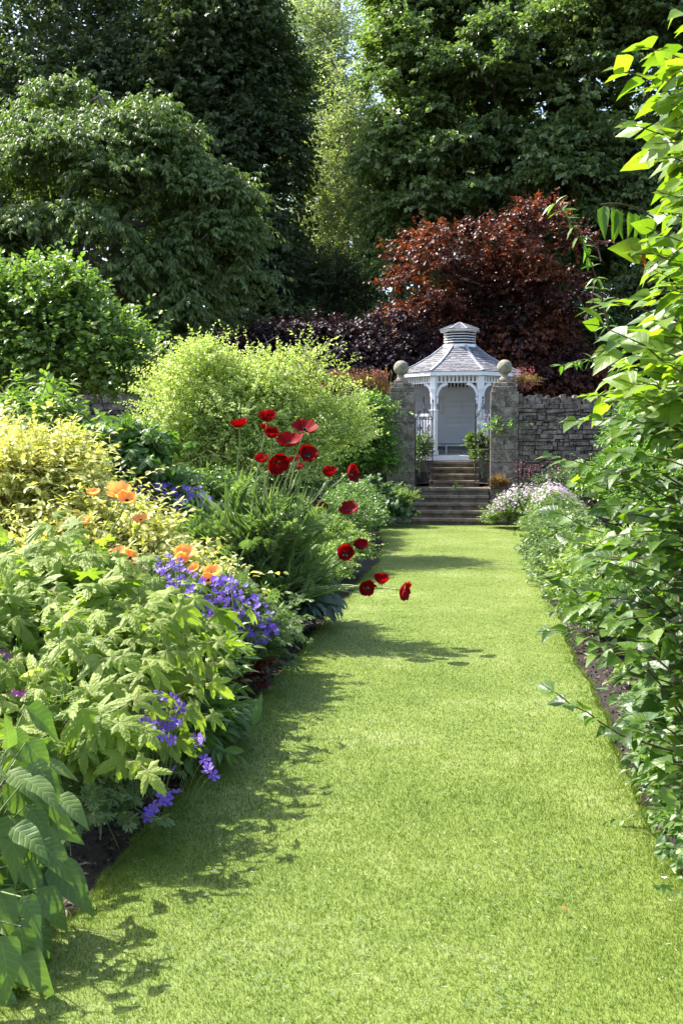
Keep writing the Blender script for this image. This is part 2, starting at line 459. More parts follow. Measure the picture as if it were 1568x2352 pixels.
# lawn sheet with a cut edge
mb = MB(); ys = np.arange(-4, 23.45, .12); L = []; 
v = []
for y in ys:
    a, b = edgeL(y), edgeR(y)
    for q in np.linspace(0, 1, 9): v.append((a+(b-a)*q, y, 0.0))
n0 = len(v)
f = [[j*9+i, j*9+i+1, (j+1)*9+i+1, (j+1)*9+i] for j in range(len(ys)-1) for i in range(8)]
for y in ys: v.append((edgeL(y)-.005, y, -.07)); v.append((edgeR(y)+.005, y, -.07))
for j in range(len(ys)-1):
    f.append([n0+2*j, j*9, (j+1)*9, n0+2*j+2]); f.append([j*9+8, n0+2*j+1, n0+2*j+3, (j+1)*9+8])
j = len(ys)-1
v += [(edgeL(ys[-1]), ys[-1], -.07), (edgeR(ys[-1]), ys[-1], -.07)]
mb.add(v, np.array(f).ravel(), [4]*len(f))
structure(mb.build('lawn', M_LAWN))
# grass blades
mb = MB(); rg = np.random.default_rng(11)
t3 = Tpl([(-.5,0,0),(.5,0,0),(.42,.55,.06),(-.42,.55,.06),(0,1,.2)], [(0,1,2,3),(3,2,4)])
t1 = Tpl([(-.5,0,0),(.5,0,0),(0,1,.2)], [(0,1,2)])
def blades(y0, y1, dens, h, w, tpl, ex=0.03):
    n = int((y1-y0)*2.75*dens); y = rg.uniform(y0, y1, n); x = rg.uniform(-1.9, 1.2, n)*1.0
    k = (x > edgeL(y)-ex) & (x < edgeR(y)+ex); x = x[k]; y = y[k]; n = len(x)
    # tufts: lean in patches, patchy height
    la = np.sin(x*3.1+y*1.3)+np.sin(x*1.3-y*2.2)*.8; lx = 0*la; ly = 0*la
    D = np.stack([lx, ly, np.full(n, 1.0)], 1) + rg.normal(size=(n, 3))*np.array([.45, .45, .1])
    a = rg.uniform(0, 2*PI, n); Nn = np.stack([np.cos(a), np.sin(a), np.full(n, .3)], 1)
    edge = np.clip(1-np.minimum(x-edgeL(y), edgeR(y)-x)/.12, 0, 1)
    hh = h*rg.uniform(.5, 1.35, n)*(1+edge*.5)
    S = np.stack([np.full(n, w)*rg.uniform(.6, 1.4, n), hh, hh], 1)
    mb.inst(tpl, np.stack([x, y, np.full(n, -.004)], 1), D, Nn, S, rg.random(n)**1.3)
blades(1.0, 2.6, 9000, .023, .005, t1)
yb_ = np.linspace(2.6, 23.45, 60)
for ya, yc in zip(yb_[:-1], yb_[1:]):
    ym = (ya+yc)/2; blades(ya, yc, min(42000, 42000*(3.6/ym)**1.6), .0175*max(.55, min(1, (5/ym)**.45)), .0026*max(1, ym/3.6)**.8, t1)
def scat(n, y0, y1, w=None):
    y = rg.uniform(y0**.5, y1**.5, n)**2; x = rg.uniform(-1.35, .76, n); return np.stack([x, y, np.full(n, .006)], 1)
tag(mb.build('grass', M_BLADE), 'short mown green grass blades covering the lawn path', 'grass', kind='stuff')
# clover, daisies gone over and dry clippings caught in the turf
M_CLOVER = leafmat('clover', [(.07,.13,.05), (.12,.19,.08), (.2,.27,.14)], rough=.45, tf=.3)
M_CLIP = leafmat('clipping', [(.3,.3,.14), (.5,.48,.28), (.62,.6,.42)], rough=.6, tf=.2)
mb = MB(); tri = Tpl([(0,0,0),(-.35,.5,.05),(0,.9,0),(.35,.5,.05)], [(0,3,2,1)])
for (cx, cy, r, n) in ((-.7,3.5,.25,160),(-.95,5.2,.3,200),(.3,4.2,.2,120),(-.2,6.5,.4,260),(.5,7.5,.25,160),(-.9,8.5,.3,160),(.1,3.3,.15,60),(-.4,10.5,.5,200)):
    P = np.stack([cx+rg.normal(size=n)*r, cy+rg.normal(size=n)*r, .018+rg.uniform(-.004,.006,n)], 1); k = (P[:,0] > -1.36) & (P[:,0] < .76); P = P[k]; n = len(P)
    for j in range(3):
        a = rg.uniform(0, .6, n)+j*2.09; mb.inst(tri, P, np.stack([np.cos(a), np.sin(a), np.full(n,.1)], 1), (0,0,1), rg.uniform(.008,.013,n), rg.random(n))
tag(mb.build('clover', M_CLOVER), 'small flat clover patches growing through the lawn', 'clover', kind='stuff')
mb = MB(); P = scat(1700, 2.7, 20); P[:, 2] = .016+rg.uniform(0,.008,len(P)); n = len(P)
mb.inst(t_diamond(.13,.02,.5,.05), P, rg.normal(size=(n,3))*np.array([1,1,.15]), (0,0,1), rg.uniform(.008,.028,n), rg.random(n))
tag(mb.build('clippings', M_CLIP), 'pale dry clippings scattered over the lawn', 'clippings', kind='stuff')
# crumbs of earth, dead leaves and petals on the beds
mb = MB(); n = 5200; y = rg.uniform(2.8, 12, n); sd = rg.random(n) < .5
x = np.where(sd, edgeL(y)-rg.uniform(-.01,.45,n)**1.0, edgeR(y)+rg.uniform(-.01,.75,n))
P = np.stack([x, y, -.038+rg.uniform(0,.012,n)], 1); q = rg.random(n) < .7
oc = Tpl([(0,0,-.5),(.5,0,0),(0,.5,0),(-.5,0,0),(0,-.5,0),(0,0,.5)], [(0,2,1),(0,3,2),(0,4,3),(0,1,4),(5,1,2),(5,2,3),(5,3,4),(5,4,1)])
mb.inst(oc, P[q], rdir(rg, q.sum()), rdir(rg, q.sum()), np.stack([rg.uniform(.006,.026,q.sum())]*3, 1)*rg.uniform(.6,1.3,(q.sum(),3)), .5, 0)
q = ~q; mb.inst(t_oval(.6,.15,.3), P[q]+(0,0,.01), rdir(rg, q.sum(), -.2)*np.array([1,1,.3]), (0,0,1), rg.uniform(.015,.04,q.sum()), rg.random(q.sum()), 1)
M_LITTER = leafmat('leaf_litter', [(.04,.025,.012), (.12,.07,.035), (.3,.22,.12)], rough=.7, tf=.15)
tag(mb.build('debris', [M_SOIL, M_LITTER]), 'crumbly earth and dead leaves on the flower beds', 'leaf litter', kind='stuff')
# ================================================================ MASONRY
M_STONE = plain('drystone', [(.034,.027,.022), (.115,.09,.076), (.215,.172,.145), (.38,.32,.27)], 7, .92, .8, 30, speck=[(26, .62, (.34,.33,.29), .65), (9, .64, (.018,.02,.014), .7), (15, .7, (.2,.15,.06), .5)])
M_ASHLAR = plain('ashlar', [(.06,.047,.038), (.15,.12,.096), (.26,.212,.17), (.40,.34,.28)], 6, .92, 1.0, 24, detail=8, speck=[(30, .58, (.42,.40,.34), .6), (14, .6, (.03,.028,.02), .65), (4, .56, (.05,.045,.035), .5), (11, .68, (.28,.19,.07), .5)])
M_STEP = plain('step_stone', [(.09,.066,.048), (.19,.145,.105), (.31,.25,.19)], 5, .88, .5, 40, speck=[(30, .66, (.3,.27,.22), .5), (7, .62, (.03,.025,.018), .5)])
M_BALL = plain('ball_stone', [(.12,.11,.08), (.25,.225,.165), (.36,.33,.25)], 12, .9, .6, 40, speck=[(20, .6, (.1,.1,.07), .6), (40, .66, (.5,.48,.4), .5)])
WY = 24.7
def drystone(name, label, x0, x1, ztop, seed, slope=0.0):
    rg = np.random.default_rng(seed); mb = MB()
    mb.box(((x0+x1)/2, WY+.28, ztop/2-.1), ((x1-x0)/2, .2, ztop/2-.02))
    z = -.06
    while z < ztop-.2:
        h = rg.uniform(.03, .12); x = x0
        while x < x1:
            w = (.08+.42*rg.random()**1.6)*(1 if h < .08 else .8); w = min(w, x1-x+.02)
            a = rg.normal()*.035; R = np.array([[math.cos(a), 0, -math.sin(a)], [0, 1, 0], [math.sin(a), 0, math.cos(a)]])
            d = rg.uniform(.07, .125)
            mb.box((x+w/2, WY+.13-d+.05, z+h/2+rg.uniform(-.012, .012)), (max(w/2-rg.uniform(.002, .012), .02), d, h/2*rg.uniform(.72, 1.05)), R, rnd=rg.random())
            x += w
        z += h
    x = x0
    while x < x1-.05:                               # coping of stones set on edge
        w = rg.uniform(.07, .19); h = rg.uniform(.13, .24)
        a = rg.normal()*.12; R = np.array([[math.cos(a), 0, -math.sin(a)], [0, 1, 0], [math.sin(a), 0, math.cos(a)]])
        mb.box((x+w/2, WY+.25, z+h/2-.01), (w/2-.006, .26+rg.uniform(-.03, .03), h/2), R); x += w
    o = mb.build(name, M_STONE, bevel=.008)
    return tag(o, label, 'stone wall')
drystone('drystone_wall', 'dark grey drystone garden wall joined to the stone pier on the far side of the steps from the poppies', .895, 9, 2.72, 1)
drystone('drystone_wall', 'drystone garden wall mostly hidden behind the yellow green bush and apple tree', -14, -2.0, 2.78, 2)
def pier(x, label, seed):
    rg = np.random.default_rng(seed)
    t = thing('gate_pier', label, 'gate pier', (x, WY+.3, 0), 'stone piers at the top of the lower steps')
    mb = MB(); z = -.1; hs = []
    while z < 2.76:
        h = min(rg.uniform(.17, .33), 2.8-z); h = 2.8-z if 2.8-z-h < .1 else h
        if rg.random() < .5:
            s = rg.uniform(.35, .65)*.6
            mb.box((x-.3+s/2, WY+.3, z+h/2), (s/2-.003, .3+rg.uniform(-.006, .006), h/2-.003)); mb.box((x-.3+s+(.6-s)/2, WY+.3, z+h/2), ((.6-s)/2-.003, .3+rg.uniform(-.006, .006), h/2-.003))
        else: mb.box((x, WY+.3, z+h/2), (.3-.001, .3+rg.uniform(-.006, .006), h/2-.003))
        z += h
    mb.box((x, WY+.3, 1.35), (.28, .28, 1.43))
    mb.build('pier_shaft', M_ASHLAR, t, bevel=.01)
    mb = MB(); mb.box((x, WY+.3, 2.855), (.27, .27, .055)); mb.box((x, WY+.3, 2.955), (.235, .235, .045)); mb.box((x, WY+.3, 3.03), (.15, .15, .03)); mb.build('cap_stone', M_ASHLAR, t, bevel=.015)
    mb = MB()
    pr = [(0.001, 3.05), (.12, 3.06), (.11, 3.09), (.075, 3.13), (.068, 3.17)]
    pr += [(.165*math.sin(a), 3.335-.165*math.cos(a)) for a in np.linspace(.42, PI-.001, 18)]
    mb.lathe(pr, (x, WY+.3, 0), 32); o = mb.build('ball_finial', M_BALL, t, smooth=True)
pier(-1.655, 'lichened stone gate pier with ball on top, between the climber and the steps', 3)
pier(.595, 'lichened stone gate pier with ball on top, attached to the bare drystone wall', 4)
# ---- steps
def stairs(label, xc, w, y0, z0, n, rise, tread, seed):
    rg = np.random.default_rng(seed)
    t = thing('stone_steps', label, 'steps', (xc, y0, z0))
    for i in range(n):
        mb = MB(); y1 = y0 + i*tread
        d = tread + .06 if i < n-1 else tread*1.5
        mb.box((xc+rg.uniform(-.01, .01), y1+d/2-.03, z0+i*rise+rise-.03), (w/2+rg.uniform(-.02, .02), d/2+.015, .03))      # tread slab with nosing
        mb.box((xc, y1+d/2, z0+i*rise+rise/2-.03), (w/2-.01, d/2-.012, rise/2-.002))
        mb.build('step', M_STEP, t, bevel=.008)
stairs('lower flight of five worn brown stone steps rising from the lawn', -.53, 1.6, 23.42, -.02, 5, .146, .32, 1)
mb = MB(); mb.box((-.53, 25.55, .66), (.84, .72, .04)); structure(mb.build('path', M_STEP, bevel=.01))
mb = MB(); mb.box((-.53, 25.3, .3), (.81, .5, .3)); structure(mb.build('path_base', M_STEP))
stairs('upper flight of four stone steps leading up to the white summerhouse', -.50, 1.15, 25.75, .70, 4, .142, .3, 2)
# ================================================================ SUMMERHOUSE
M_WHITE = plain('white_paint', [(.74,.745,.76), (.82,.82,.825), (.86,.86,.86)], 4, .45, .05, 30, spec=.4, speck=[(25, .74, (.55,.55,.52), .25)])
M_WHITEIN = plain('white_boards', [(.8,.81,.84), (.87,.88,.9)], 3, .55, .04, 30)
M_LEAD = plain('lead', [(.22,.24,.28), (.33,.35,.39)], 9, .5, .2, 30)
M_DARK = plain('dark_seat', [(.16,.16,.2), (.24,.24,.28)], 9, .6)
def shinglemat():
    m, nt, out = newmat('roof_shingle'); N = nt.nodes; K = nt.links
    a = N.new('ShaderNodeAttribute'); a.attribute_name = 'rnd'
    tc = N.new('ShaderNodeTexCoord')
    f = mth(nt, 'ADD', mth(nt, 'MULTIPLY', a.outputs['Fac'], .6), mth(nt, 'MULTIPLY', noise(nt, 18, 5, vec=tc.outputs['Object']), .5))
    col = ramp(nt, f, [(.07,.07,.08), (.13,.13,.145), (.19,.185,.205), (.26,.255,.28)], [.1, .4, .7, 1])
    col = mixc(nt, mth(nt, 'MULTIPLY', mth(nt, 'GREATER_THAN', noise(nt, 9, 4, vec=tc.outputs['Object']), .6), .3), col, (.30,.26,.24))
    p = N.new('ShaderNodeBsdfPrincipled'); K.new(col, p.inputs['Base Color']); p.inputs['Roughness'].default_value = .72
    K.new(p.outputs[0], out.inputs[0]); return m
M_SHINGLE = shinglemat()
GX, GY, GZ = -.43, 28.35, 1.30
GA = math.radians(-24)
gz = thing('summerhouse', 'white octagonal timber summerhouse with grey shingled roof and louvred lantern beyond the steps', 'summerhouse', (GX, GY, GZ))
def ga(i): return GA + i*PI/4                     # corner i, 0 = front left, going to the right; angle from -Y
def gp(r, i, z=0): return np.array([GX + r*math.sin(ga(i)), GY - r*math.cos(ga(i)), z])
RP = 1.43
poly = [gp(RP+.10, i)[:2] for i in range(8)]
mb = MB(); mb.prism([tuple(p) for p in poly][::1], GZ-.02, GZ+.10); mb.prism([tuple(gp(RP-.02, i)[:2]) for i in range(8)], 1.0, GZ-.02)
mb.build('floor_plinth', M_WHITE, gz, bevel=.006)
mb = MB(); mb.prism([tuple(gp(RP+.02, i)[:2]) for i in range(8)], GZ+.10, GZ+.115); mb.build('floor_boards', plain('floor_paint', [(.3,.3,.33), (.4,.4,.43)], 6), gz)
F0 = GZ+.115
def rot2(a): return np.array([[math.cos(a), -math.sin(a), 0], [math.sin(a), math.cos(a), 0], [0, 0, 1.]])
for i in range(8):                               # posts: square, stepped out at foot and head
    p = gp(RP, i); R = rot2(ga(i)); mb = MB()
    mb.box((p[0], p[1], F0+.52), (.074, .074, .52), R); mb.box((p[0], p[1], F0+1.05), (.088, .088, .016), R); mb.box((p[0], p[1], F0+.05), (.09, .09, .05), R)
    mb.box((p[0], p[1], F0+1.27), (.05, .05, .22), R); mb.box((p[0], p[1], F0+1.52), (.062, .062, .03), R)
    mb.box((p[0], p[1], F0+1.75), (.072, .072, .21), R)
    mb.build('post', M_WHITE, gz, bevel=.006)
ZF = 3.12                                        # underside of the frieze
for i in range(8):                               # a frieze of upright slats over every side
    a, b = gp(RP, i), gp(RP, i+1); mb = MB(); d = nrm(b-a); L = np.linalg.norm(b-a)
    for z, h in ((ZF+.015, .03), (ZF+.185, .03)):
        mb.bar(a+(0, 0, z), b+(0, 0, z), .045, h)
    for k in range(11):
        q = a + (b-a)*((k+.9)/11.8); mb.bar(q+(0, 0, ZF+.03), q+(0, 0, ZF+.17), .028, .042, up=d)
    mb.build('frieze', M_WHITE, gz, bevel=.002)
def brace(i, j):                                 # curved bracket from post i towards post j
    a, b = gp(RP, i), gp(RP, j); d = nrm(b-a); n = np.cross(d, [0, 0, 1]); n0 = 10
    def arc(k, r): t = k/n0*PI/2; return .07 + r*(1-math.cos(t)), ZF - .36 + (r*math.sin(t))
    v = []
    for k in range(n0+1):
        t = k/n0*PI/2
        so, zo = .05 + .25*(1-math.cos(t))*.97, ZF-.30+.30*math.sin(t)      # outer (upper left) curve
        si, zi = .05 + .05 + .25*(1-math.cos(t)) , ZF-.34+.29*math.sin(t)*1.0
        w = .0
        for (s_, z_) in ((so, min(zo, ZF)), (si, zi)):
            for q in (-.022, .022): p = a + d*s_ + n*q; v.append((p[0], p[1], z_))
    f = []
    for k in range(n0):
        o = 4*k
        f += [[o, o+2, o+6, o+4], [o+1, o+5, o+7, o+3], [o, o+4, o+5, o+1], [o+2, o+3, o+7, o+6]]
    f += [[0, 1, 3, 2], [4*n0, 4*n0+2, 4*n0+3, 4*n0+1]]
    mb = MB(); mb.add(v, np.array(f).ravel(), [4]*len(f))
    p = a + d*.085; mb.box((p[0], p[1], ZF-.42), (.022, .022, .07), rot2(ga(i)+PI/8))
    mb.build('brace', M_WHITE, gz)
for (i, j) in ((0, 1), (1, 0), (0, 7), (1, 2), (7, 0), (2, 1)): brace(i, j)
for i in range(8):                               # boarded walls behind, low rails on the open front sides
    a, b = gp(RP, i), gp(RP, i+1); d = nrm(b-a)
    if i == 0: continue
    if i in (7, 1):
        mb = MB(); a2, b2 = a+d*.08, b-d*.08
        mb.bar(a2+(0,0,F0+.95), b2+(0,0,F0+.95), .07, .06); mb.bar(a2+(0,0,F0+.12), b2+(0,0,F0+.12), .05, .05)
        for k in range(9): q = a2+(b2-a2)*((k+.5)/9); mb.bar(q+(0,0,F0+.14), q+(0,0,F0+.93), .03, .03, up=d)
        mb.build('railing', M_WHITE, gz, bevel=.003); continue
    mb = MB(); nn = np.cross(d, [0, 0, 1]); mid = (a+b)/2
    if np.dot(nn, np.array([GX, GY, 0])-mid*[1,1,0]) < 0: nn = -nn
    z = F0; k = 0
    while z < ZF-.01:
        h = min(.137, ZF-z)
        for (s0, s1) in ((.06, .5), (.5, .94)):
            p = a+(b-a)*s0; q = a+(b-a)*s1
            mb.bar(p+(0,0,z+h/2), q+(0,0,z+h/2), .02+.005*(k % 2), h-.010)
        z += h; k += 1
    mb.bar(a-nn*.03+(b-a)*.04+(0,0,(F0+ZF)/2), b-nn*.03-(b-a)*.04+(0,0,(F0+ZF)/2), .012, ZF-F0-.02)
    mb.build('wall_panel', M_WHITEIN, gz)
    mb = MB()
    for s in (.5,): p = a+(b-a)*s+nn*.02; mb.bar(p+(0,0,F0), p+(0,0,ZF), .06, .03, up=d)
    for z in (F0+.06, F0+.92, ZF-.05): mb.bar(a+(b-a)*.06+nn*.018+(0,0,z), a+(b-a)*.94+nn*.018+(0,0,z), .03, .06)
    mb.build('panel_frame', M_WHITE, gz)
for i in (2, 3, 4, 5, 6):                         # bench round the back
    a, b = gp(RP-.05, i, F0+.27), gp(RP-.05, i+1, F0+.27); c, e = gp(RP-.48, i+1, F0+.27), gp(RP-.48, i, F0+.27)
    mb = MB(); mb.prism([tuple(p[:2]) for p in (a, b, c, e)], F0+.25, F0+.28); mb.build('bench_seat', M_DARK, gz)
    mb = MB(); mb.bar(e+(0,0,-.04), c+(0,0,-.04), .025, .04)
    mb.box((e[0], e[1], F0+.12), (.022, .022, .12)); mb.build('bench_frame', M_WHITE, gz)
# fascia, roof, hips
RE = 1.62; ZE = 3.385
mb = MB()
for i in range(8):
    a, b = gp(RE-.03, i, ZE-.05), gp(RE-.03, i+1, ZE-.05); mb.bar(a, b, .035, .10)
mb.build('fascia', M_WHITE, gz, bevel=.003)
mb = MB(); mb.prism([tuple(gp(RE-.05, i)[:2]) for i in range(8)], ZE-.085, ZE-.07); mb.build('soffit', M_WHITE, gz)
prof = [(RE, ZE), (1.15, ZE+.21), (.75, ZE+.44), (.43, ZE+.68)]
def roof(prof, course, name, seed, nmax=9):
    rg = np.random.default_rng(seed); mb = MB()
    for i in range(8):
        for (r0, z0), (r1, z1) in zip(prof[:-1], prof[1:]):
            A, B, C, E = gp(r0, i, z0), gp(r0, i+1, z0), gp(r1, i+1, z1), gp(r1, i, z1)
            n = nrm(np.cross(B-A, E-A)); n = n if n[2] > 0 else -n
            sl = np.linalg.norm((A+B)/2-(C+E)/2); m = max(1, round(sl/course))
            for k in range(m):
                t0, t1 = k/m, (k+1)/m
                p0, p1 = A+(E-A)*t0, B+(C-B)*t0; q0, q1 = A+(E-A)*t1, B+(C-B)*t1
                w = np.linalg.norm(p1-p0); s = [0]
                while s[-1] < 1: s.append(min(1, s[-1] + rg.uniform(.07, .15)/w))
                for u0, u1 in zip(s[:-1], s[1:]):
                    g = .003/w; u1 -= g; lift = rg.uniform(.010, .02); dn = (p0-q0)*rg.uniform(0, .12)
                    P = [p0+(p1-p0)*u0+n*lift+dn, p0+(p1-p0)*u1+n*lift+dn, q0+(q1-q0)*u1+n*.002, q0+(q1-q0)*u0+n*.002]
                    low = [P[0]-n*.012, P[1]-n*.012]
                    mb.add(P+low, [0,1,2,3, 4,5,1,0], [4,4], None, rg.random())
            mb.add([A-n*.006, B-n*.006, C-n*.006, E-n*.006], [0,1,2,3], [4], None, 0)
    mb.build(name, M_SHINGLE, gz)
roof(prof, .105, 'roof', 1)
for i in range(8):
    mb = MB()
    for (r0, z0), (r1, z1) in zip(prof[:-1], prof[1:]):
        mb.bar(gp(r0, i, z0+.02), gp(r1+.005, i, z1+.02), .07, .022)
    mb.build('hip_strip', M_LEAD, gz, bevel=.004)
# lantern
lan = MB(); ZL = ZE+.66
lan.prism([tuple(gp(.46, i)[:2]) for i in range(8)], ZL-.02, ZL+.03)
for i in range(8):
    lan.bar(gp(.42, i, ZL+.02), gp(.42, i, ZL+.40), .055, .055)
    lan.bar(gp(.42, i, ZL+.05), gp(.42, i+1, ZL+.05), .04, .05); lan.bar(gp(.42, i, ZL+.395), gp(.42, i+1, ZL+.395), .05, .03)
lo = lan.build('lantern', M_WHITE, gz, bevel=.003)
mb = MB()
for i in range(8):
    for k in range(4):
        a, b = gp(.41, i, ZL+.135+k*.064), gp(.41, i+1, ZL+.135+k*.064); d = nrm(b-a); n = np.cross(d, [0,0,1])
        mb.bar(a, b, .014, .02, up=tuple(n*1.6*(1 if np.dot(n, a-[GX,GY,a[2]]) > 0 else -1)+np.array([0,0,.7])))
mb.build('louvre', M_WHITE, gz)
mb = MB(); mb.prism([tuple(gp(.33, i)[:2]) for i in range(8)], ZL, ZL+.4); mb.build('lantern_shade_block', plain('painted_shade', [(.006,.006,.008), (.012,.012,.014)], 9), gz)  # black block added inside the lantern as the shade behind the louvres
roof([(.52, ZL+.43), (.27, ZL+.53), (.02, ZL+.62)], .075, 'lantern_roof', 2)
for i in range(8):
    mb = MB(); mb.bar(gp(.52, i, ZL+.445), gp(.27, i, ZL+.545), .035, .014); mb.bar(gp(.27, i, ZL+.545), gp(.02, i, ZL+.632), .035, .014); mb.build('lantern_hip', M_LEAD, gz)
mb = MB(); 
for i in range(8): mb.bar(gp(.50, i, ZL+.418), gp(.50, i+1, ZL+.418), .02, .028)
mb.build('lantern_fascia', M_WHITE, gz)
# ================================================================ IRON GATES
M_IRON = plain('wrought_iron', [(.012,.013,.015), (.03,.03,.035), (.05,.045,.04)], 20, .5, .1, 60, spec=.5)
def gate(hx, ang, label, sgn):
    """hinged at x = hx, swung ang degrees away from the lawn; sgn: towards the middle."""
    y0 = WY+.30; t = thing('iron_gate', label, 'gate', (hx, y0, .72), 'open wrought iron gate leaves')
    a = math.radians(ang); u = np.array([sgn*math.cos(a), math.sin(a), 0])
    def P(s, z): return np.array([hx, y0, 0]) + u*s + np.array([0, 0, z])
    W = .76; zb = .80; zm = 1.55; zt = 2.22
    mb = MB()
    for s, z1 in ((.01, 2.25), (W, 2.62)): mb.tube([P(s, .74), P(s, z1)], .013, 6)
    mb.tube([P(W-.05, .76), P(W-.05, 2.3)], .008, 6)
    for z in (zb, zm, zt): mb.tube([P(0, z), P(W, z)], .010, 6)
    mb.lathe([(.001, 0), (.02, .015), (.022, .035), (.012, .06), (.001, .085)], P(W, 2.61), 8)
    mb.build('gate_frame', M_IRON, t)
    mb = MB()
    for k in range(1, 7): s = W*k/7; mb.tube([P(s, zb), P(s, zm if k % 2 else zm+.0)], .006, 5)
    for k in range(1, 7, 1):
        s = W*(k-.5)/7; mb.tube([P(s, zb), P(s, 1.22)], .005, 5); mb.lathe([(.001, 0), (.012, .015), (.001, .06)], P(s, 1.215), 6)
    mb.build('bar', M_IRON, t)
    mb = MB()
    def scroll(cs, cz, r, turns, a0, hand, tail=None):
        n = 26; q = np.linspace(0, 1, n); rr = r*(1-.82*q); th = a0 + hand*q*turns*2*PI
        pts = [P(cs+rr[i]*math.cos(th[i]), cz+rr[i]*math.sin(th[i])) for i in range(n)]
        if tail is not None: pts = [P(*tail)] + pts
        mb.tube(np.array(pts), .0085, 5)
    for zc in (1.80, 2.02):
        for s0, h in ((W*.25, 1), (W*.75, -1)):
            scroll(s0-.0, zc, .085, 1.4, PI/2, h, (W/2, zc-.13)); 
    for s0, h in ((W*.22, 1), (W*.78, -1)):
        scroll(s0, 1.42, .075, 1.3, -PI/2, -h); scroll(s0, 2.33, .075, 1.4, -PI/2, -h, (W/2, 2.24)); scroll(s0, 1.66, .06, 1.3, PI/2, h)
    cs = [P(W/2 + (.30 - .3*q)*0 + .0, 2.22+.42*q) for q in np.linspace(0, 1, 6)]
    mb.tube(np.array(cs), .008, 6)
    for sg in (-1, 1):
        mb.tube(np.array([P(W/2+sg*.36*(1-q)**1.4, 2.24+.27*q**.8) for q in np.linspace(0, 1, 8)]), .008, 5)
        mb.tube(np.array([P(W/2+sg*.09*math.sin(q*PI), 2.42+.16*q) for q in np.linspace(0, 1, 8)]), .006, 5)
    mb.build('scrollwork', M_IRON, t)
    mb = MB(); lt = t_diamond(.45, .1)
    mb.inst(lt, [P(W/2, 2.56+.03*k) for k in range(4)]+[P(W/2, 2.66)], [(u[0]*s_, u[1]*s_, .9) for s_ in (1, -1, 1, -1)]+[(0, 0, 1)], (0, -1, 0), .075, .5)
    mb.build('leaf_finial', M_IRON, t)
gate(-1.34, 62, 'black wrought iron gate leaf hinged on the pier beside the climber', 1)
gate(.28, 66, 'black wrought iron gate leaf hinged on the pier of the bare drystone wall', -1)
# ================================================================ FOLIAGE MATERIALS
M_BARK = plain('bark', [(.04,.032,.025), (.09,.075,.06), (.15,.13,.11)], 12, .9, .6, 30)
M_BARKP = plain('pale_bark', [(.10,.09,.075), (.2,.19,.165), (.3,.29,.26)], 12, .9, .4, 30)
M_TWIG = plain('twig', [(.06,.04,.025), (.12,.08,.05)], 15, .8)
M_GSTEM = plain('green_stem', [(.12,.18,.06), (.19,.26,.09)], 15, .6)
M_RSTEM = plain('reddish_stem', [(.10,.045,.03), (.17,.09,.05)], 15, .6)
L_CHERRY = leafmat('leaf_cherry', [(.06,.095,.026), (.10,.15,.04), (.155,.215,.06), (.23,.29,.095)], rough=.46, spec=.45)
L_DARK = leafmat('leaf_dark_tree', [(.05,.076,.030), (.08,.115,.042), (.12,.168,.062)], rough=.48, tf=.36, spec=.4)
L_PALE = leafmat('leaf_pale_tree', [(.2,.24,.12), (.3,.35,.17), (.42,.46,.24), (.54,.57,.38)], rough=.4, pscale=.3)
L_SYC = leafmat('leaf_sycamore', [(.06,.095,.032), (.105,.155,.048), (.165,.23,.072), (.25,.31,.115)], rough=.38, spec=.6, pscale=.25)
L_YEW = leafmat('leaf_conifer', [(.03,.05,.015), (.06,.085,.025), (.10,.12,.035)], rough=.5, pscale=.4)
L_COPPER = leafmat('leaf_copper', [(.012,.010,.013), (.02,.012,.015), (.08,.025,.016), (.22,.07,.022), (.22,.13,.035)], trans=(1.6,1.0,.5), tf=.38, rough=.42, spec=.5, patch=.6, pscale=.6)
L_PURPLE = leafmat('leaf_purple', [(.013,.009,.013), (.028,.015,.02), (.05,.02,.024)], trans=(1.3,.7,.8), tf=.22, rough=.5, spec=.3)
L_APPLE = leafmat('leaf_apple', [(.07,.13,.026), (.13,.21,.045), (.21,.30,.065), (.30,.38,.11)], rough=.36, spec=.6, tf=.4)
L_YBUSH = leafmat('leaf_yellow_green', [(.24,.31,.08), (.38,.44,.13), (.53,.57,.22), (.68,.7,.36)], rough=.42, tf=.45, patch=.35, pscale=1.5)
L_GOLD = leafmat('leaf_golden', [(.30,.34,.08), (.48,.5,.14), (.63,.63,.23), (.75,.74,.4)], rough=.45, tf=.38, trans=(1.15,1.15,.5))
L_RUBUS = leafmat('leaf_bramble', [(.11,.17,.022), (.185,.26,.034), (.28,.35,.055), (.39,.44,.09)], rough=.5, spec=.4, tf=.42, veins=1, nvein=6, patch=.2)
L_BIG = leafmat('leaf_broad', [(.075,.135,.03), (.11,.18,.04), (.16,.235,.06)], rough=.5, tf=.36, veins=.6, nvein=8, patch=.2, rust=(38, .66, (.22,.2,.08)), spec=.45)
L_GERAN = leafmat('leaf_geranium', [(.06,.11,.035), (.12,.18,.06), (.2,.27,.11), (.3,.36,.2)], rough=.45, tf=.35)
L_HERB = leafmat('leaf_herb', [(.04,.09,.02), (.08,.15,.03), (.13,.21,.05), (.2,.28,.09)], rough=.4, tf=.38)
L_LIGHT = leafmat('leaf_light_herb', [(.09,.15,.03), (.16,.24,.05), (.25,.33,.09)], rough=.38, tf=.38)
L_POPPYL = leafmat('leaf_poppy', [(.11,.165,.06), (.17,.235,.09), (.26,.33,.15)], rough=.42, tf=.36)
L_HOSTA = leafmat('leaf_hosta', [(.03,.06,.035), (.05,.09,.055), (.08,.13,.08)], rough=.35, tf=.2, spec=.6, veins=.5)
L_LIME = leafmat('leaf_lime', [(.13,.2,.04), (.22,.3,.07), (.36,.42,.13)], rough=.5, tf=.35)
L_GREY = leafmat('leaf_grey_green', [(.06,.12,.05), (.10,.17,.07), (.18,.25,.12)], rough=.42, tf=.28)
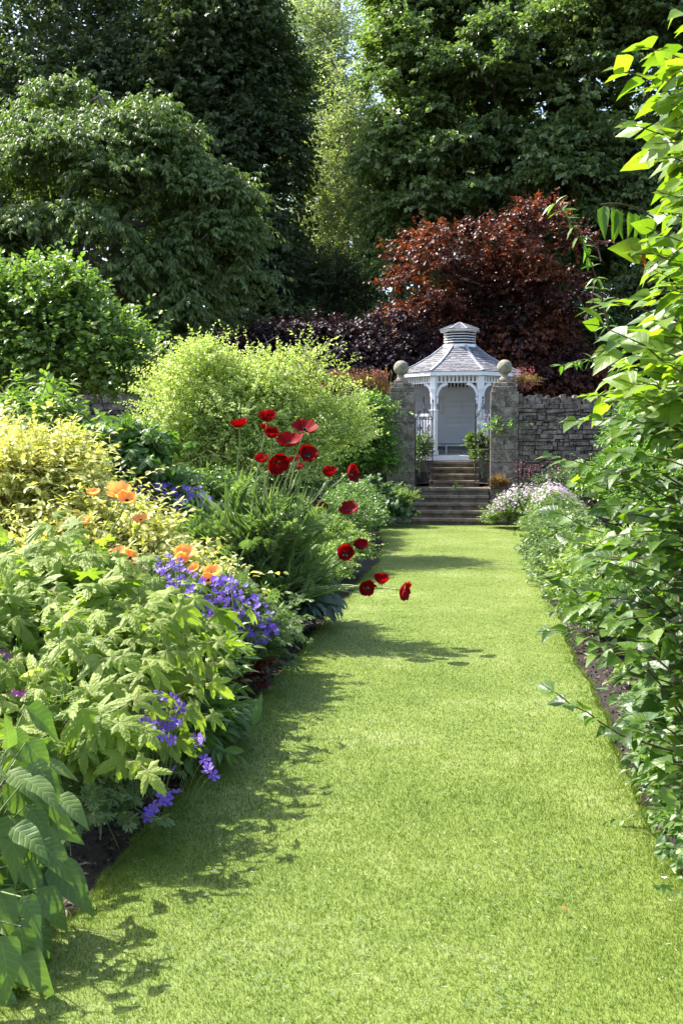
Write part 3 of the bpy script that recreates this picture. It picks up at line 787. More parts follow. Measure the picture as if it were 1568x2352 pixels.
L_RED = leafmat('leaf_red', [(.03,.008,.008), (.09,.012,.012), (.2,.03,.02)], trans=(2.2,.6,.4), tf=.35, rough=.3, spec=.7)
L_RUSTY = leafmat('leaf_rusty', [(.10,.08,.02), (.24,.13,.04), (.36,.2,.07)], rough=.5, tf=.35)
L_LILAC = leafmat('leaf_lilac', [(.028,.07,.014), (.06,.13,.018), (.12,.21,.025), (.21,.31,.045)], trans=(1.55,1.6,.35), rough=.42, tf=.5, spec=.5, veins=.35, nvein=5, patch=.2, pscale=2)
L_DRY = leafmat('leaf_dead', [(.25,.05,.01), (.42,.11,.02)], rough=.5, tf=.4)
L_SMALLR = leafmat('leaf_fresh', [(.07,.15,.025), (.13,.24,.04), (.22,.34,.07)], rough=.38, tf=.42)
P_RED = leafmat('petal_red', [(.10,.001,.002), (.19,.001,.003), (.32,.002,.005)], trans=(1.3,.6,.5), tf=.36, rough=.6, spec=.15)
P_MAG = leafmat('petal_crimson', [(.16,.003,.015), (.3,.012,.03)], trans=(1.3,.8,.8), tf=.3, rough=.4)
P_ORANGE = leafmat('petal_orange', [(.85,.42,.12), (.9,.52,.19)], trans=(1.1,1.0,.7), tf=.45, rough=.5, spec=.3)
P_VIOLET = leafmat('petal_violet', [(.14,.07,.46), (.21,.11,.6), (.32,.2,.72)], trans=(1.1,.9,1.1), tf=.35, rough=.5, spec=.3)
P_PINK = leafmat('petal_pale_pink', [(.5,.34,.5), (.68,.52,.66), (.76,.66,.74)], trans=(1,.95,1), tf=.35, rough=.5, spec=.3)
P_ROSE = leafmat('petal_rose', [(.45,.08,.12), (.6,.2,.22)], trans=(1,.8,.8), tf=.3, rough=.5)
P_WHITE = leafmat('petal_white', [(.75,.76,.7), (.82,.83,.78)], trans=(1,1,.95), tf=.35, rough=.5)
M_CENTRE = plain('poppy_centre', [(.008,.005,.012), (.02,.014,.03)], 40, .7)
M_YCENTRE = plain('flower_eye', [(.5,.45,.4), (.6,.5,.6)], 40, .7)
M_SOILBIT = M_SOIL
T_DI = t_diamond(.55, .12, .4, .14); T_DIW = t_diamond(.72, .14, .42, .16); T_LANCE = t_diamond(.28, .07, .35, .12); T_BLADE = t_diamond(.1, .03, .3, .25)
T_OV = t_oval(.55, .09, .16); T_OVW = t_oval(.72, .1, .18); T_OVN = t_oval(.34, .06, .2)
T_CUT = t_cut(5, 78, .2); T_CUT7 = t_cut(7, 125, .26); T_FROND = t_frond()
# ================================================================ TREES BEHIND THE WALL
def tree(name, label, cat, base, lobes, mat, bark, k, L, nleaf, tpl, size, r_trunk=.25, seed=0, group=None, droop=.3, sag=.35, out_c=None, flat=.8, up=.25, front=.6, inner=.5, twigs=True, nlimb=26, zmin=-.45, twig_r=.006, upn=.8, nrand=.5, out=.5, tdir=.6, spread=.8):
    rg = np.random.default_rng(seed)
    cen, rad = lobes
    t = thing(name, label, cat, base, group)
    P, D = sprays(rg, cen, rad, k, flat, zmin, up, out_c if out_c is not None else cen.mean(0), out, inner, front)
    ml = MB(); mt = MB()
    leafy(rg, ml, mt if twigs else None, P, D, np.full(len(P), L), droop, nleaf, tpl, size, twig_r, sag=sag, upn=upn, nrand=nrand, tdir=tdir, spread=spread)
    ml.build('crown', mat, t)
    b = np.array(base, float); top = cen.mean(0).copy(); top[2] = cen[:, 2].max()-.5
    tr = MB(); tr_pts = limb(rg, tr, b-(0,0,.3), top*np.array([.5,.5,1])+b*np.array([.5,.5,0]), r_trunk, r_trunk*.3, .06, 10, 8, 0)
    tr.build('trunk', bark, t, smooth=True)
    idx = rg.choice(len(cen), min(nlimb, len(cen)), replace=False)
    for i in idx:
        s = tr_pts[int(np.clip(rg.uniform(.15, .8)*len(tr_pts), 1, len(tr_pts)-2))]
        s = tr_pts[int(np.argmin(abs(tr_pts[:, 2] - (cen[i][2]-.35*np.linalg.norm(cen[i][:2]-b[:2])))))]
        limb(rg, mt, s, cen[i], r_trunk*.28, .02, .25, 8, 5, .06)
    if mt.n: mt.build('branch', bark, t)
    return t
def ell(seed, c, r, n, lr, lo=.35, zmin=-.6, ok=None):
    rg = np.random.default_rng(seed); cen, rad = crown_lobes(rg, c, r, n, lr, lo, zmin)
    if ok is not None:
        k = ok(cen); cen, rad = cen[k], rad[k]
    return cen, rad
def cat_(*ls): return np.concatenate([l[0] for l in ls]), np.concatenate([l[1] for l in ls])
# broad drooping cherry on the left
c1 = cat_(ell(21, (-11.0, 31, 7.4), (4.2, 3.4, 4.9), 105, .72, .3), ell(22, (-7.6, 30.6, 6.3), (1.7, 1.8, 3.0), 34, .55, .3), ell(23, (-8.7, 30.5, 3.6), (2.3, 2, 1.8), 26, .6), ell(24, (-9.2, 30.4, 9.6), (1.8, 1.6, 1.5), 16, .5), ell(25, (-6.9, 30.2, 8.2), (.9, 1, .8), 8, .4))
tree('cherry_tree', 'broad domed cherry tree with drooping mid green leaves, filling the upper left', 'tree', (-10.2, 31.5, 1.2), c1, L_CHERRY, M_BARKP, 13500, .5, 11, t_oval(.42, .07, .22), .16, .3, 31, droop=.4, sag=.8, flat=.48, inner=.7, zmin=-.15, up=.1, nlimb=34)
# tall dark trees behind
c2 = cat_(ell(31, (-9.3, 40, 11.2), (3.1, 3.5, 8.2), 95, 1.25, .3), ell(32, (-7.6, 38.5, 6.8), (1.5, 2, 4.5), 26, .8))
tree('broadleaf_tree', 'tall dark green tree rising behind the right shoulder of the domed cherry', 'tree', (-8.6, 40, 1.2), c2, L_DARK, M_BARK, 12500, .8, 9, T_DIW, .2, .45, 33, droop=.3, sag=.5, nlimb=30)
c3 = ell(34, (-15.2, 41, 12.6), (5.8, 3.5, 9), 115, 1.5, .3)
tree('broadleaf_tree', 'very dark tree with bare lichened stems in the top left corner', 'tree', (-15, 41, 1.2), c3, L_DARK, M_BARKP, 8500, .9, 8, T_DIW, .2, .4, 35, droop=.3, sag=.5)
# pale feathery tree in the gap
c4 = cat_(ell(36, (-6.3, 48, 13), (3.0, 2.6, 9.5), 90, 1.1, .2), ell(37, (-5.8, 46, 6.5), (2.8, 2, 4.5), 34, 1.0), ell(38, (-5.3, 43.0, 9.5), (1.5, 1.1, 7.2), 44, .7, .2))
tree('willow_tree', 'pale silvery green tree with open airy branches, in the bright gap between the dark trees', 'tree', (-5.6, 50, 1.2), c4, L_PALE, M_BARKP, 9800, .8, 9, t_diamond(.5, .1), .15, .3, 38, droop=.25, sag=.2, front=.2, nlimb=40, inner=.2, twig_r=.012)
# big sycamores on the right, with boughs that stand out towards the garden
def boughs(pts, Y, r): return np.array([at(x, y, Y+(i % 3)*.35) for i, (x, y) in enumerate(pts)]), np.linspace(r, r*.8, len(pts))
BOUGH1 = boughs([(1040,150),(1075,165),(1110,165),(1150,65),(1120,80),(960,130),(920,60),(880,200),(900,300),(1000,450),(940,480),(1060,470),(1120,440),(860,380),(1000,260),(1060,330),(960,380),(1140,300)], 36.6, .62)
BOUGH2 = boughs([(1180,140),(1220,90),(1250,60),(1285,35),(1330,25),(1250,330),(1262,365),(1270,400),(1235,415),(1295,405),(1380,150),(1420,160),(1460,150),(1500,60),(1340,130),(1400,300),(1350,400),(1450,420),(1320,230)], 35.8, .55)
c5 = cat_(ell(41, (0.9, 41.3, 11.4), (4.4, 4, 8.4), 120, .95, .35), BOUGH1, ell(43, (3.3, 37.6, 9.8), (1.4, 1.4, 2.6), 14, .7))
tree('sycamore_tree', 'large sycamore behind the copper tree, its left edge brightly lit beside the pale gap', 'tree', (0.8, 42, 1.2), c5, L_SYC, M_BARK, 17500, .55, 10, T_DIW, .19, .5, 44, 'sycamores beyond the wall', droop=.35, sag=.5, flat=.5, inner=.7, zmin=-.15, nlimb=30)
c6 = cat_(ell(45, (7.6, 39.3, 11.8), (4.8, 4, 8), 115, 1.0, .35), BOUGH2, ell(46, (4.6, 37.0, 15), (2.6, 1.8, 2.8), 26, .75), ell(47, (7.5, 38, 5.5), (3.8, 2, 3.6), 34, .95))
tree('sycamore_tree', 'large dark sycamore in the upper right, rising behind the lilac branches', 'tree', (7.5, 40, 1.2), c6, L_SYC, M_BARK, 14500, .55, 10, T_DIW, .19, .5, 47, 'sycamores beyond the wall', droop=.35, sag=.5, flat=.5, inner=.7, zmin=-.15, nlimb=26)
cl = ell(142, (-2.4, 39.2, 11.6), (1.5, 1.9, 7.4), 58, .75, .3)  # sycamore's sunlit left side as a separate tree, sunlight put into lighter leaves
tree('sycamore_lit_side', 'sunlit left side of the large sycamore beside the pale airy tree, sunlight put into its lighter yellow green leaf colour', 'tree', (-2.6, 39.6, 1.2), cl, leafmat('leaf_sycamore_lit', [(.08,.13,.035), (.14,.2,.055), (.21,.28,.08), (.32,.38,.14)], rough=.42, tf=.42), M_BARK, 7000, .6, 9, T_DIW, .17, .25, 143, droop=.3, sag=.4, nlimb=20)
# olive conifer low in the gap
c7 = ell(48, (-5.2, 38.5, 4.6), (2.1, 1.8, 3.8), 40, .8, .3)
tree('conifer_tree', 'olive green feathery conifer low in the gap left of the copper tree', 'tree', (-5.2, 38.5, 1.2), c7, L_YEW, M_BARK, 5200, .6, 12, t_diamond(.3, .05), .13, .2, 49, droop=.3, sag=.3, nlimb=14)
# copper tree behind the summerhouse
c8 = cat_(ell(51, (0.7, 34.6, 4.9), (2.6, 2.0, 2.7), 40, .7, .3), ell(53, (1.6, 33.6, 3.2), (2.9, 1.2, 1.6), 20, .7), (np.array([at(x, y, 32.6+(i % 3)*.5) for i, (x, y) in enumerate(((1240,490),(1255,535),(1185,530),(1110,548),(1040,545),(975,560),(945,600),(935,650),(990,615),(1060,600),(1085,650),(1150,600),(1205,580),(1210,640),(1290,650),(1330,690),(1250,700),(1150,690),(1000,690),(960,770),(1040,720),(930,720),(1330,560)))]), np.linspace(.52,.42,23)))
tree('copper_tree', 'copper maple with red and bronze lit leaves directly behind the summerhouse', 'tree', (0.8, 34.3, 1.2), c8, L_COPPER, M_BARK, 9500, .5, 10, t_oval(.62, .1, .2), .12, .2, 54, 'purple leaved trees behind the wall', droop=.2, sag=.4, flat=.42, up=.05, nlimb=24)
c9 = cat_(ell(55, (-4.6, 33.3, 3.6), (2.9, 1.8, 2.0), 46, .8, .4), ell(56, (-8.2, 33.6, 3.4), (1.6, 1.5, 1.7), 14, .7), ell(57, (-2.6, 32.2, 3.6), (1.2, 1.2, 2.2), 14, .6))
tree('copper_tree', 'low blackish purple tree spreading above the yellow green bush', 'tree', (-4.4, 33.6, 1.2), c9, L_PURPLE, M_BARK, 8000, .5, 10, T_OVW, .12, .16, 58, 'purple leaved trees behind the wall', droop=.25, sag=.45, flat=.55, up=.05, nlimb=22)
# shrubs filling the ground below the trees
c10 = cat_(*[ell(60+i, (x, 36.8, 3.6), (2.8, 1.4, 3.4), 22, 1.1, .1, -.3) for i, x in enumerate((-16, -11.5, -7, -2.5, 2, 6.5, 11))])
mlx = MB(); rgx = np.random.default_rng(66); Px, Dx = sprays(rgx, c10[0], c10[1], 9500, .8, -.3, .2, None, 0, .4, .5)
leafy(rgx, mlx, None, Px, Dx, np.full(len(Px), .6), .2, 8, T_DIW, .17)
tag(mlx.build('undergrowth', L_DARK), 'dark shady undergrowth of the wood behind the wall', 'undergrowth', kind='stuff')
c11 = cat_(*[ell(70+i, (x, 56+3*(i % 2), z), (6.5, 3, 9), 30, 2.2, .1) for i, (x, z) in enumerate(((-30, 8), (-20, 5), (0.5, 12), (9, 13), (19, 11)))], ell(78, (-9.5, 57, 6), (4, 3, 4.5), 18, 1.8, .1), ell(79, (0, 50, 4), (14, 2, 4), 46, 1.6, .1))
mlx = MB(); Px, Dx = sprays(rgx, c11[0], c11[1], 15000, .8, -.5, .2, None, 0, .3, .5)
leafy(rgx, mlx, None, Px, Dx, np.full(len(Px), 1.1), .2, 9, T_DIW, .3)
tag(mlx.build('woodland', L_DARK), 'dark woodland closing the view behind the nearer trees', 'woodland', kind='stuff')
# ================================================================ SHRUBS AND BORDER PLANTS
def shrub(name, label, cat, base, lobes, mat, stem, k, L, nleaf, tpl, size, seed, stems=14, stem_r=.012, droop=.3, sag=.25, flat=.85, up=.35, zmin=-.2, inner=.4, group=None, pair=False, upn=.8, nrand=.5, out=.5, tdir=.6, spread=.8, twig_r=.0025, front=0, build=True, szvar=.3, foot=.35, extra=None, nfront=.15):
    rg = np.random.default_rng(seed); cen, rad = lobes
    t = thing(name, label, cat, base, group); b = np.array(base, float)
    P, D = sprays(rg, cen, rad, k, flat, zmin, up, b, out, inner, front)
    P[:, 2] = np.maximum(P[:, 2], .03)
    ml = MB(); mt = MB()
    leafy(rg, ml, mt, P, D, np.full(len(P), L), droop, nleaf, tpl, size, twig_r, sag=sag, upn=upn, nrand=nrand, pair=pair, tdir=tdir, spread=spread, szvar=szvar, nfront=nfront)
    if extra: extra(rg, ml, mt)
    ml.build('foliage', mat, t)
    for i in rg.choice(len(cen), min(stems, len(cen)), replace=len(cen) < stems):
        a = b + np.array([rg.normal()*foot*.5, rg.normal()*foot*.5, 0]); limb(rg, mt, a, cen[i]+rg.normal(size=3)*rad[i]*.3, stem_r, stem_r*.35, .15, 7, 5, .05)
    mt.build('branch', stem, t)
    return t
def lob(seed, *specs):
    """specs: (centre, radii, n, lobe radius)"""
    return cat_(*[ell(seed*100+i, c, r, n, lr, .2, -.3) for i, (c, r, n, lr) in enumerate(specs)])
def flowers(t, name, mesh_fn, pts, dirs, sizes, centre_fn=None, seed=0, variants=4, cap=100):
    """Each bloom is its own part: a few shared meshes, each copied to its place and turned to its direction."""
    rg = np.random.default_rng(seed)
    protos = [mesh_fn(v) for v in range(variants)]
    tl = np.array(t.location); res = []
    for i, (p, d, s) in enumerate(zip(pts[:cap], dirs, sizes)):
        me, cme = protos[int(rg.integers(variants))]
        o = bpy.data.objects.new(name, me); COL.objects.link(o); o.parent = t
        o.location = tuple(np.asarray(p)-tl)
        q = Vector(d).normalized().to_track_quat('Z', 'Y'); o.rotation_mode = 'QUATERNION'
        from mathutils import Quaternion
        o.rotation_quaternion = q @ Quaternion((0, 0, 1), rg.uniform(0, 2*PI)); o.scale = (s, s, s)
        if cme is not None:
            c = bpy.data.objects.new('flower_centre', cme); COL.objects.link(c); c.parent = o
        res.append(o)
    return res
def mesh_only(mb, name, mats, smooth=False):
    o = mb.build(name, mats, None, smooth); me = o.data; bpy.data.objects.remove(o); return me
def geranium_mesh(mat):
    cache = {}
    def fn(v):
        if v not in cache:
            mb = MB(); tp = t_flower5(5, .18+.08*v, .66)
            mb.inst(tp, [(0,0,0)], [(0,1,0)], (0,0,1), 1.0, [.2+.25*v])
            me = mesh_only(mb, 'flower', mat)
            mc = MB(); mc.lathe([(.001,.02),(.09,.04),(.07,.12),(.001,.16)], (0,0,0), 8); cache[v] = (me, mesh_only(mc, 'flower_centre', M_YCENTRE, True))
        return cache[v]
    return fn
def poppy_mesh(mat, cmat, openness, seed, ruffle=.13, npet=6):
    rg = np.random.default_rng(seed); mb = MB()
    ns, nt_ = 8, 18
    for w in range(npet):
        inner_ = w >= npet/2
        a0 = 2*PI*w/(npet/2) + (PI/(npet/2) if inner_ else 0) + rg.normal()*.12
        op = openness*rg.uniform(.8, 1.15); half = math.radians(76)*rg.uniform(.9, 1.1); ph = rg.uniform(0, 6); R = rg.uniform(.9, 1.08)
        v = []; uv = []
        for i in range(ns+1):
            s = i/ns
            for j in range(nt_+1):
                t = 2*j/nt_-1
                ww = half*(s**.25)*(1-.15*s) ; an = a0 + t*ww
                A = (1.0 + (1.35-openness)*1.3)*(1.08 if inner_ else .88)*(op/openness)
                sn = math.sin(min(A, 1.5))
                ru = ruffle*s*s*(.7*math.sin(t*3.2+ph)+.55*math.sin(t*9+ph*2)+.35*math.sin(t*19+ph*3))
                fl = .16*s**6
                rr = R*math.sin(A*s)/sn + .04 + ru*.9 + fl
                zz = R*(1-math.cos(A*s))/sn*(1+.12*math.sin(ph+w)) + ru*1.1*(1-.3*s) - .10*abs(t)**2*s
                v.append((math.cos(an)*rr, math.sin(an)*rr, zz)); uv.append((t, s))
        f = [[i*(nt_+1)+j, i*(nt_+1)+j+1, (i+1)*(nt_+1)+j+1, (i+1)*(nt_+1)+j] for i in range(ns) for j in range(nt_)]
        mb.add(v, np.array(f).ravel(), [4]*len(f), np.array(uv)[np.array(f).ravel()], rg.uniform(.2, .9))
    me = mesh_only(mb, 'flower', mat, True)
    mc = MB(); mc.lathe([(.001,.02),(.13,.06),(.15,.18),(.11,.27),(.001,.28)], (0,0,0), 12)
    k = 46; an = rg.uniform(0, 2*PI, k); ti = rg.uniform(.35, 1.0, k)
    D = np.stack([np.cos(an)*np.sin(ti), np.sin(an)*np.sin(ti), np.cos(ti)], 1)
    mc.inst(t_diamond(.3, .0, .8, 0), D*.06, D, (0, 0, 1), .30, .5)
    return me, mesh_only(mc, 'flower_centre', cmat)
# ---------------------------------------------------------------- left border, far to near
shrub('climber', 'leafy climbing rose trained up the wall beside the left gate pier', 'climber', (-2.5, 24.3, -.03),
      lob(3, ((-2.5, 24.3, 1.2), (.85, .3, 1.15), 24, .35), ((-2.3, 24.4, 2.2), (.6, .25, .5), 10, .25)), L_SMALLR, M_TWIG, 1700, .35, 8, T_OV, .075, 101, stem_r=.012)
for (x, lab, sd) in ((-2.7, 'pink seedheads and valerian growing on the wall top left of the piers', 5), (1.0, 'small tuft of red valerian on the wall top right of the gate', 6)):
    w = .75 if x < 0 else .22
    t = shrub('wall_valerian', lab, 'wild flowers', (x, 24.95, 2.8), lob(sd, ((x, 24.95, 2.95), (w, .2, .22), 14, .13)), L_RUSTY, M_RSTEM, 260 if x < 0 else 90, .22, 7, T_LANCE, .06, 103+sd, stems=10, stem_r=.004, up=.8)
    rg = np.random.default_rng(sd); mb = MB(); k = 500 if x < 0 else 160
    P = np.stack([rg.uniform(x-w, x+w, k), rg.uniform(24.8, 25.1, k), 2.9+rg.uniform(0, .42, k)], 1); mb.inst(T_DIW, P, rdir(rg, k), rdir(rg, k), .035, rg.random(k)); mb.build('blossom', P_ROSE, t)
# tall grass and seedheads on the wall top
t = thing('wild_grass', 'thin wild grass stalks standing on the wall top beside the left pier ball', 'grass clump', (-2.2, 24.9, 2.78)); mb = MB(); rg = np.random.default_rng(77); k = 90
P = np.stack([rg.uniform(-3.0, -1.85, k), rg.uniform(24.7, 25.1, k), np.full(k, 2.75)], 1); D = nrm(np.array([0,0,1.])+rg.normal(size=(k,3))*.16); H = rg.uniform(.2, .6, k)
mb.tubes(P[:,None]+D[:,None]*(H[:,None]*np.linspace(0,1,4))[...,None], .004, 3); mb.inst(T_LANCE, P+D*H[:,None]*.95, D, (0,-1,0), .09, rg.random(k)); mb.inst(T_BLADE, P, D+rg.normal(size=(k,3))*.3, (0,-1,0), .3, rg.random(k)); mb.build('stalk', L_RUSTY, t)
shrub('lady_mantle', 'round leaved green clump with lime flower sprays at the left foot of the lower steps', 'plant', (-1.75, 22.9, -.03),
      lob(7, ((-2.1, 22.9, .3), (.62, .55, .55), 24, .26), ((-1.65, 22.9, .18), (.3, .3, .25), 8, .16)), L_GREY, M_GSTEM, 800, .28, 6, [T_OVW, t_palmate([(0,.8,40),(50,.75,40),(-50,.75,40),(100,.7,40),(-100,.7,40)], .04, .2, .1, 3, .5)], .10, 104, stem_r=.006, up=.6)
t = shrub('lime_flower_spray', 'frothy lime green flower heads standing over the round leaved clump by the steps', 'plant', (-1.4, 22.6, -.03),
      lob(8, ((-1.5, 22.7, .5), (.3, .25, .26), 10, .12), ((-2.4, 22.4, .35), (.35, .3, .3), 8, .14)), L_LIME, M_GSTEM, 420, .18, 12, T_DIW, .03, 105, stems=12, stem_r=.004, up=.9)
# yellow green bush
yb = lob(9, ((-3.35, 16.2, 1.45), (1.5, 1.2, 1.55), 60, .42), ((-3.9, 16.0, 2.45), (.9, .8, .65), 16, .3), ((-2.7, 16.2, 2.35), (.75, .8, .62), 14, .28), ((-4.3, 15.6, 1.6), (.6, .6, 1.1), 12, .3), ((-2.0, 16.6, 1.7), (.5, .7, .8), 12, .28))
def long_shoots(n, base, zr, L):
    def fn(rg, ml, mt):
        k = n; P = np.stack([rg.uniform(base[0]-base[2], base[0]+base[2], k), rg.uniform(base[1]-.5, base[1]+.5, k), rg.uniform(*zr, k)], 1)
        D = nrm(np.stack([rg.normal(size=k)*.5, rg.normal(size=k)*.3, np.full(k, 1.0)], 1))
        leafy(rg, ml, mt, P, D, np.full(k, L), .25, 14, T_OV, .05, .005)
    return fn
t = shrub('yellow_bush', 'big rounded bush of tiny yellow green leaves behind the red poppies', 'bush', (-3.3, 16.2, -.04), yb, L_YBUSH, M_TWIG, 7600, .32, 11, [T_DI, T_OV], .048, 106, stems=40, stem_r=.012, nfront=.6, up=.55, out=.6, inner=.35, zmin=-.35, extra=long_shoots(110, (-3.3, 16.2, 1.45), (2.2, 2.85), .6))
rg = np.random.default_rng(15); bare = MB()
for i in range(16):
    x = rg.uniform(-4.6, -2.0); a = np.array([x, 16.2, 2.5]); limb(rg, bare, a, a+np.array([rg.normal()*.5, rg.normal()*.2, rg.uniform(.35, .8)]), .006, .002, .3, 8, 4, .02)
bare.build('bare_twig', M_BARKP, t)
# apple tree
ap = cat_(ell(81, (-7.1, 18.2, 3.0), (1.7, 1.2, 1.05), 34, .34, .2), ell(82, (-6.95, 18, 3.9), (.65, .8, .65), 12, .25), ell(83, (-6.15, 18, 2.9), (.8, .8, .7), 14, .28), ell(84, (-7.7, 18, 3.7), (.6, .6, .7), 10, .26), ell(85, (-5.8, 18, 3.1), (.5, .5, .35), 6, .2))
tree('apple_tree', 'rounded apple tree with glossy bright green leaves above the left part of the wall', 'tree', (-6.6, 18.4, -.04), ap, L_APPLE, M_BARK, 3300, .44, 10, T_OVW, .095, .09, 84, droop=.1, sag=.1, up=.45, flat=.85, front=.2, nlimb=20, twig_r=.004)
# mid-distance herbs on the left
shrub('tall_herb', 'tall herb with narrow fresh green leaves at the left edge beneath the apple tree', 'plant', (-4.9, 12.6, -.04),
      lob(11, ((-5.0, 12.6, 1.2), (.75, .7, 1.15), 26, .3), ((-4.3, 12.8, 1.1), (.5, .5, .8), 12, .28)), L_LIGHT, M_GSTEM, 1300, .38, 9, T_OVN, .13, 111, stems=22, up=1.0, sag=.4)
shrub('maple_leaf_shrub', 'dark green shrub with lobed leaves between the golden shrub and the yellow green bush', 'bush', (-3.7, 11.6, -.04),
      lob(12, ((-3.75, 11.6, 1.0), (.75, .6, .85), 22, .3),), L_HERB, M_TWIG, 520, .32, 6, t_palmate([(0,1,34),(52,.8,32),(-52,.8,32)], .04, .3, .12, 4, .35), .13, 112, stems=16, up=.6, sag=.55)
shrub('understory_herb', 'mixed fine green herbs in shade between the yellow green bush and the apple tree', 'plant', (-4.6, 14.2, -.04),
      lob(13, ((-5.2, 14.4, .8), (1.0, .8, .95), 22, .35), ((-3.6, 13.8, .6), (.9, .6, .7), 18, .3), ((-2.6, 14.2, .45), (.7, .6, .5), 12, .25)), L_HERB, M_TWIG, 2300, .3, 9, [T_DI, T_OVN], .07, 113, stems=20, up=.7)
shrub('maple_leaf_shrub', 'pale seeding herbs and docks growing along the foot of the left wall', 'plant', (-5.2, 21.5, -.04),
      lob(14, ((-6.0, 21.5, .9), (1.6, .8, 1.1), 26, .4), ((-3.6, 22.3, .8), (1.2, .8, .9), 22, .35)), L_HERB, M_TWIG, 2000, .4, 8, T_OVN, .10, 114, stems=20, up=.8)
# geraniums
def geranium(label, base, lobes, k, pts, seed, size=.024, group='violet cranesbill clumps in the left border', dirz=.6, mat=P_VIOLET, tpl=None, nm='cranesbill_plant', lm=None, lsz=.055):
    t = shrub(nm, label, 'plant', base, lobes, lm or L_GERAN, M_GSTEM, k, .2, 6, tpl or [T_CUT, T_CUT7], lsz, seed, stems=14, stem_r=.003, up=.5, sag=.1, upn=1.0, group=group, twig_r=.0015)
    rg = np.random.default_rng(seed+1)
    dirs = nrm(np.array([.15, -.6, dirz]) + rg.normal(size=(len(pts), 3))*.35)
    flowers(t, 'flower', geranium_mesh(mat), pts, dirs, size*rg.uniform(.8, 1.25, len(pts)), seed=seed)
    mb = MB(); P = np.array(pts); dn = np.array(base)*np.array([1,1,0]) + (P-np.array(base))*np.array([.75,.75,0]); dn[:, 2] = P[:, 2]*.35
    q = np.linspace(0, 1, 6)[None, :, None]; pp = dn[:, None]*(1-q) + P[:, None]*q; pp[:, :, 2] += .03*np.sin(q[..., 0]*PI)
    mb.tubes(pp, .0018, 3); mb.build('flower_stalk', M_GSTEM, t)
    return t
def scatter_px(rg, poly, n, Yf, jz=0.0):
    """n points over a polygon of the photograph, each at depth Yf(px, py)."""
    poly = np.array(poly, float); lo, hi = poly.min(0), poly.max(0); out = []
    while len(out) < n:
        p = rg.uniform(lo, hi); c = False; j = len(poly)-1
        for i in range(len(poly)):
            if (poly[i,1] > p[1]) != (poly[j,1] > p[1]) and p[0] < (poly[j,0]-poly[i,0])*(p[1]-poly[i,1])/(poly[j,1]-poly[i,1])+poly[i,0]: c = not c
            j = i
        if c: out.append(at(p[0], p[1], Yf(p[0], p[1])+rg.normal()*.06))
    return out
rg = np.random.default_rng(301)
pts = scatter_px(rg, [(300,1120),(360,1105),(480,1120),(485,1160),(420,1170),(300,1165)], 75, lambda x, y: 11.2)
geranium('far cranesbill clump with violet flowers behind the orange poppies', (-3.0, 11.4, -.04), lob(16, ((-3.0, 11.5, .45), (.6, .45, .5), 18, .22), ((-2.5, 11.0, .35), (.6, .5, .42), 14, .2)), 900, pts, 120, .03)
pts = scatter_px(rg, [(350,1285),(400,1275),(450,1320),(540,1330),(620,1400),(640,1470),(590,1480),(520,1440),(440,1380),(370,1320)], 100, lambda x, y: np.interp(x, [350, 480, 640], [6.45, 6.65, 7.1]))
geranium('largest drift of violet cranesbill, flowering in the middle of the left border', (-1.95, 7.1, -.04), lob(17, ((-2.2, 7.3, .40), (.5, .45, .42), 16, .2), ((-1.75, 7.2, .28), (.42, .4, .36), 16, .17), ((-1.5, 7.6, .2), (.3, .4, .28), 10, .14)), 1350, pts, 122, .024)
pts2 = scatter_px(rg, [(345,1275),(400,1270),(450,1320),(545,1325),(625,1400),(645,1475),(590,1485),(520,1440),(430,1400),(350,1325)], 95, lambda x, y: np.interp(x, [350, 480, 640], [6.45, 6.65, 7.1]))
td = [o for o in bpy.data.objects if o.name.startswith('cranesbill_plant')][-1]; mb = MB(); P_ = np.array(pts2); n_ = nrm(np.array([.15,-.7,.6])+rg.normal(size=(95,3))*.45)
mb.inst(t_flower5(5, .25), P_, np.cross(n_, rg.normal(size=(95,3))), n_, .022*rg.uniform(.7, 1.15, 95), rg.random(95)); tag(mb.build('flower_spray', P_VIOLET, td), None, None, kind='stuff')
pts = [at(x, y, Y-(.42 if y < 1710 and 4.6 < Y < 5.1 and x < 440 else 0)) for (x, y, Y) in ((405,1610,5.0),(392,1602,5.0),(415,1625,5.0),(400,1655,4.9),(413,1660,4.9),(388,1668,4.9),(350,1635,4.9),(340,1650,4.9),(362,1652,4.9),(372,1672,4.9),(345,1668,4.8),(452,1695,4.75),(462,1703,4.7),(470,1745,4.6),(480,1768,4.55),(490,1782,4.5),(398,1770,4.5),(405,1820,4.35),(375,1830,4.3),(383,1838,4.3),(352,1850,4.25),(345,1862,4.2),(343,1875,4.2),(395,1700,4.7),(455,1715,4.75),(370,1690,4.8),(335,1625,4.9),(325,1660,4.8),(380,1620,5.0),(362,1600,5.0),(375,1500,5.9),(390,1490,5.9),(395,1520,5.8),(370,1530,5.8),(480,1495,6.0),(470,1500,6.0),(420,1440,6.2),(410,1480,6.1))]
geranium('near cranesbill spilling violet flowers over the lawn edge', (-1.5, 4.75, -.04), lob(18, ((-1.6, 4.7, .16), (.22, .35, .24), 12, .1), ((-1.75, 5.3, .2), (.25, .4, .3), 10, .12), ((-1.5, 4.3, .1), (.12, .25, .16), 6, .07)), 300, pts, 124, .027)
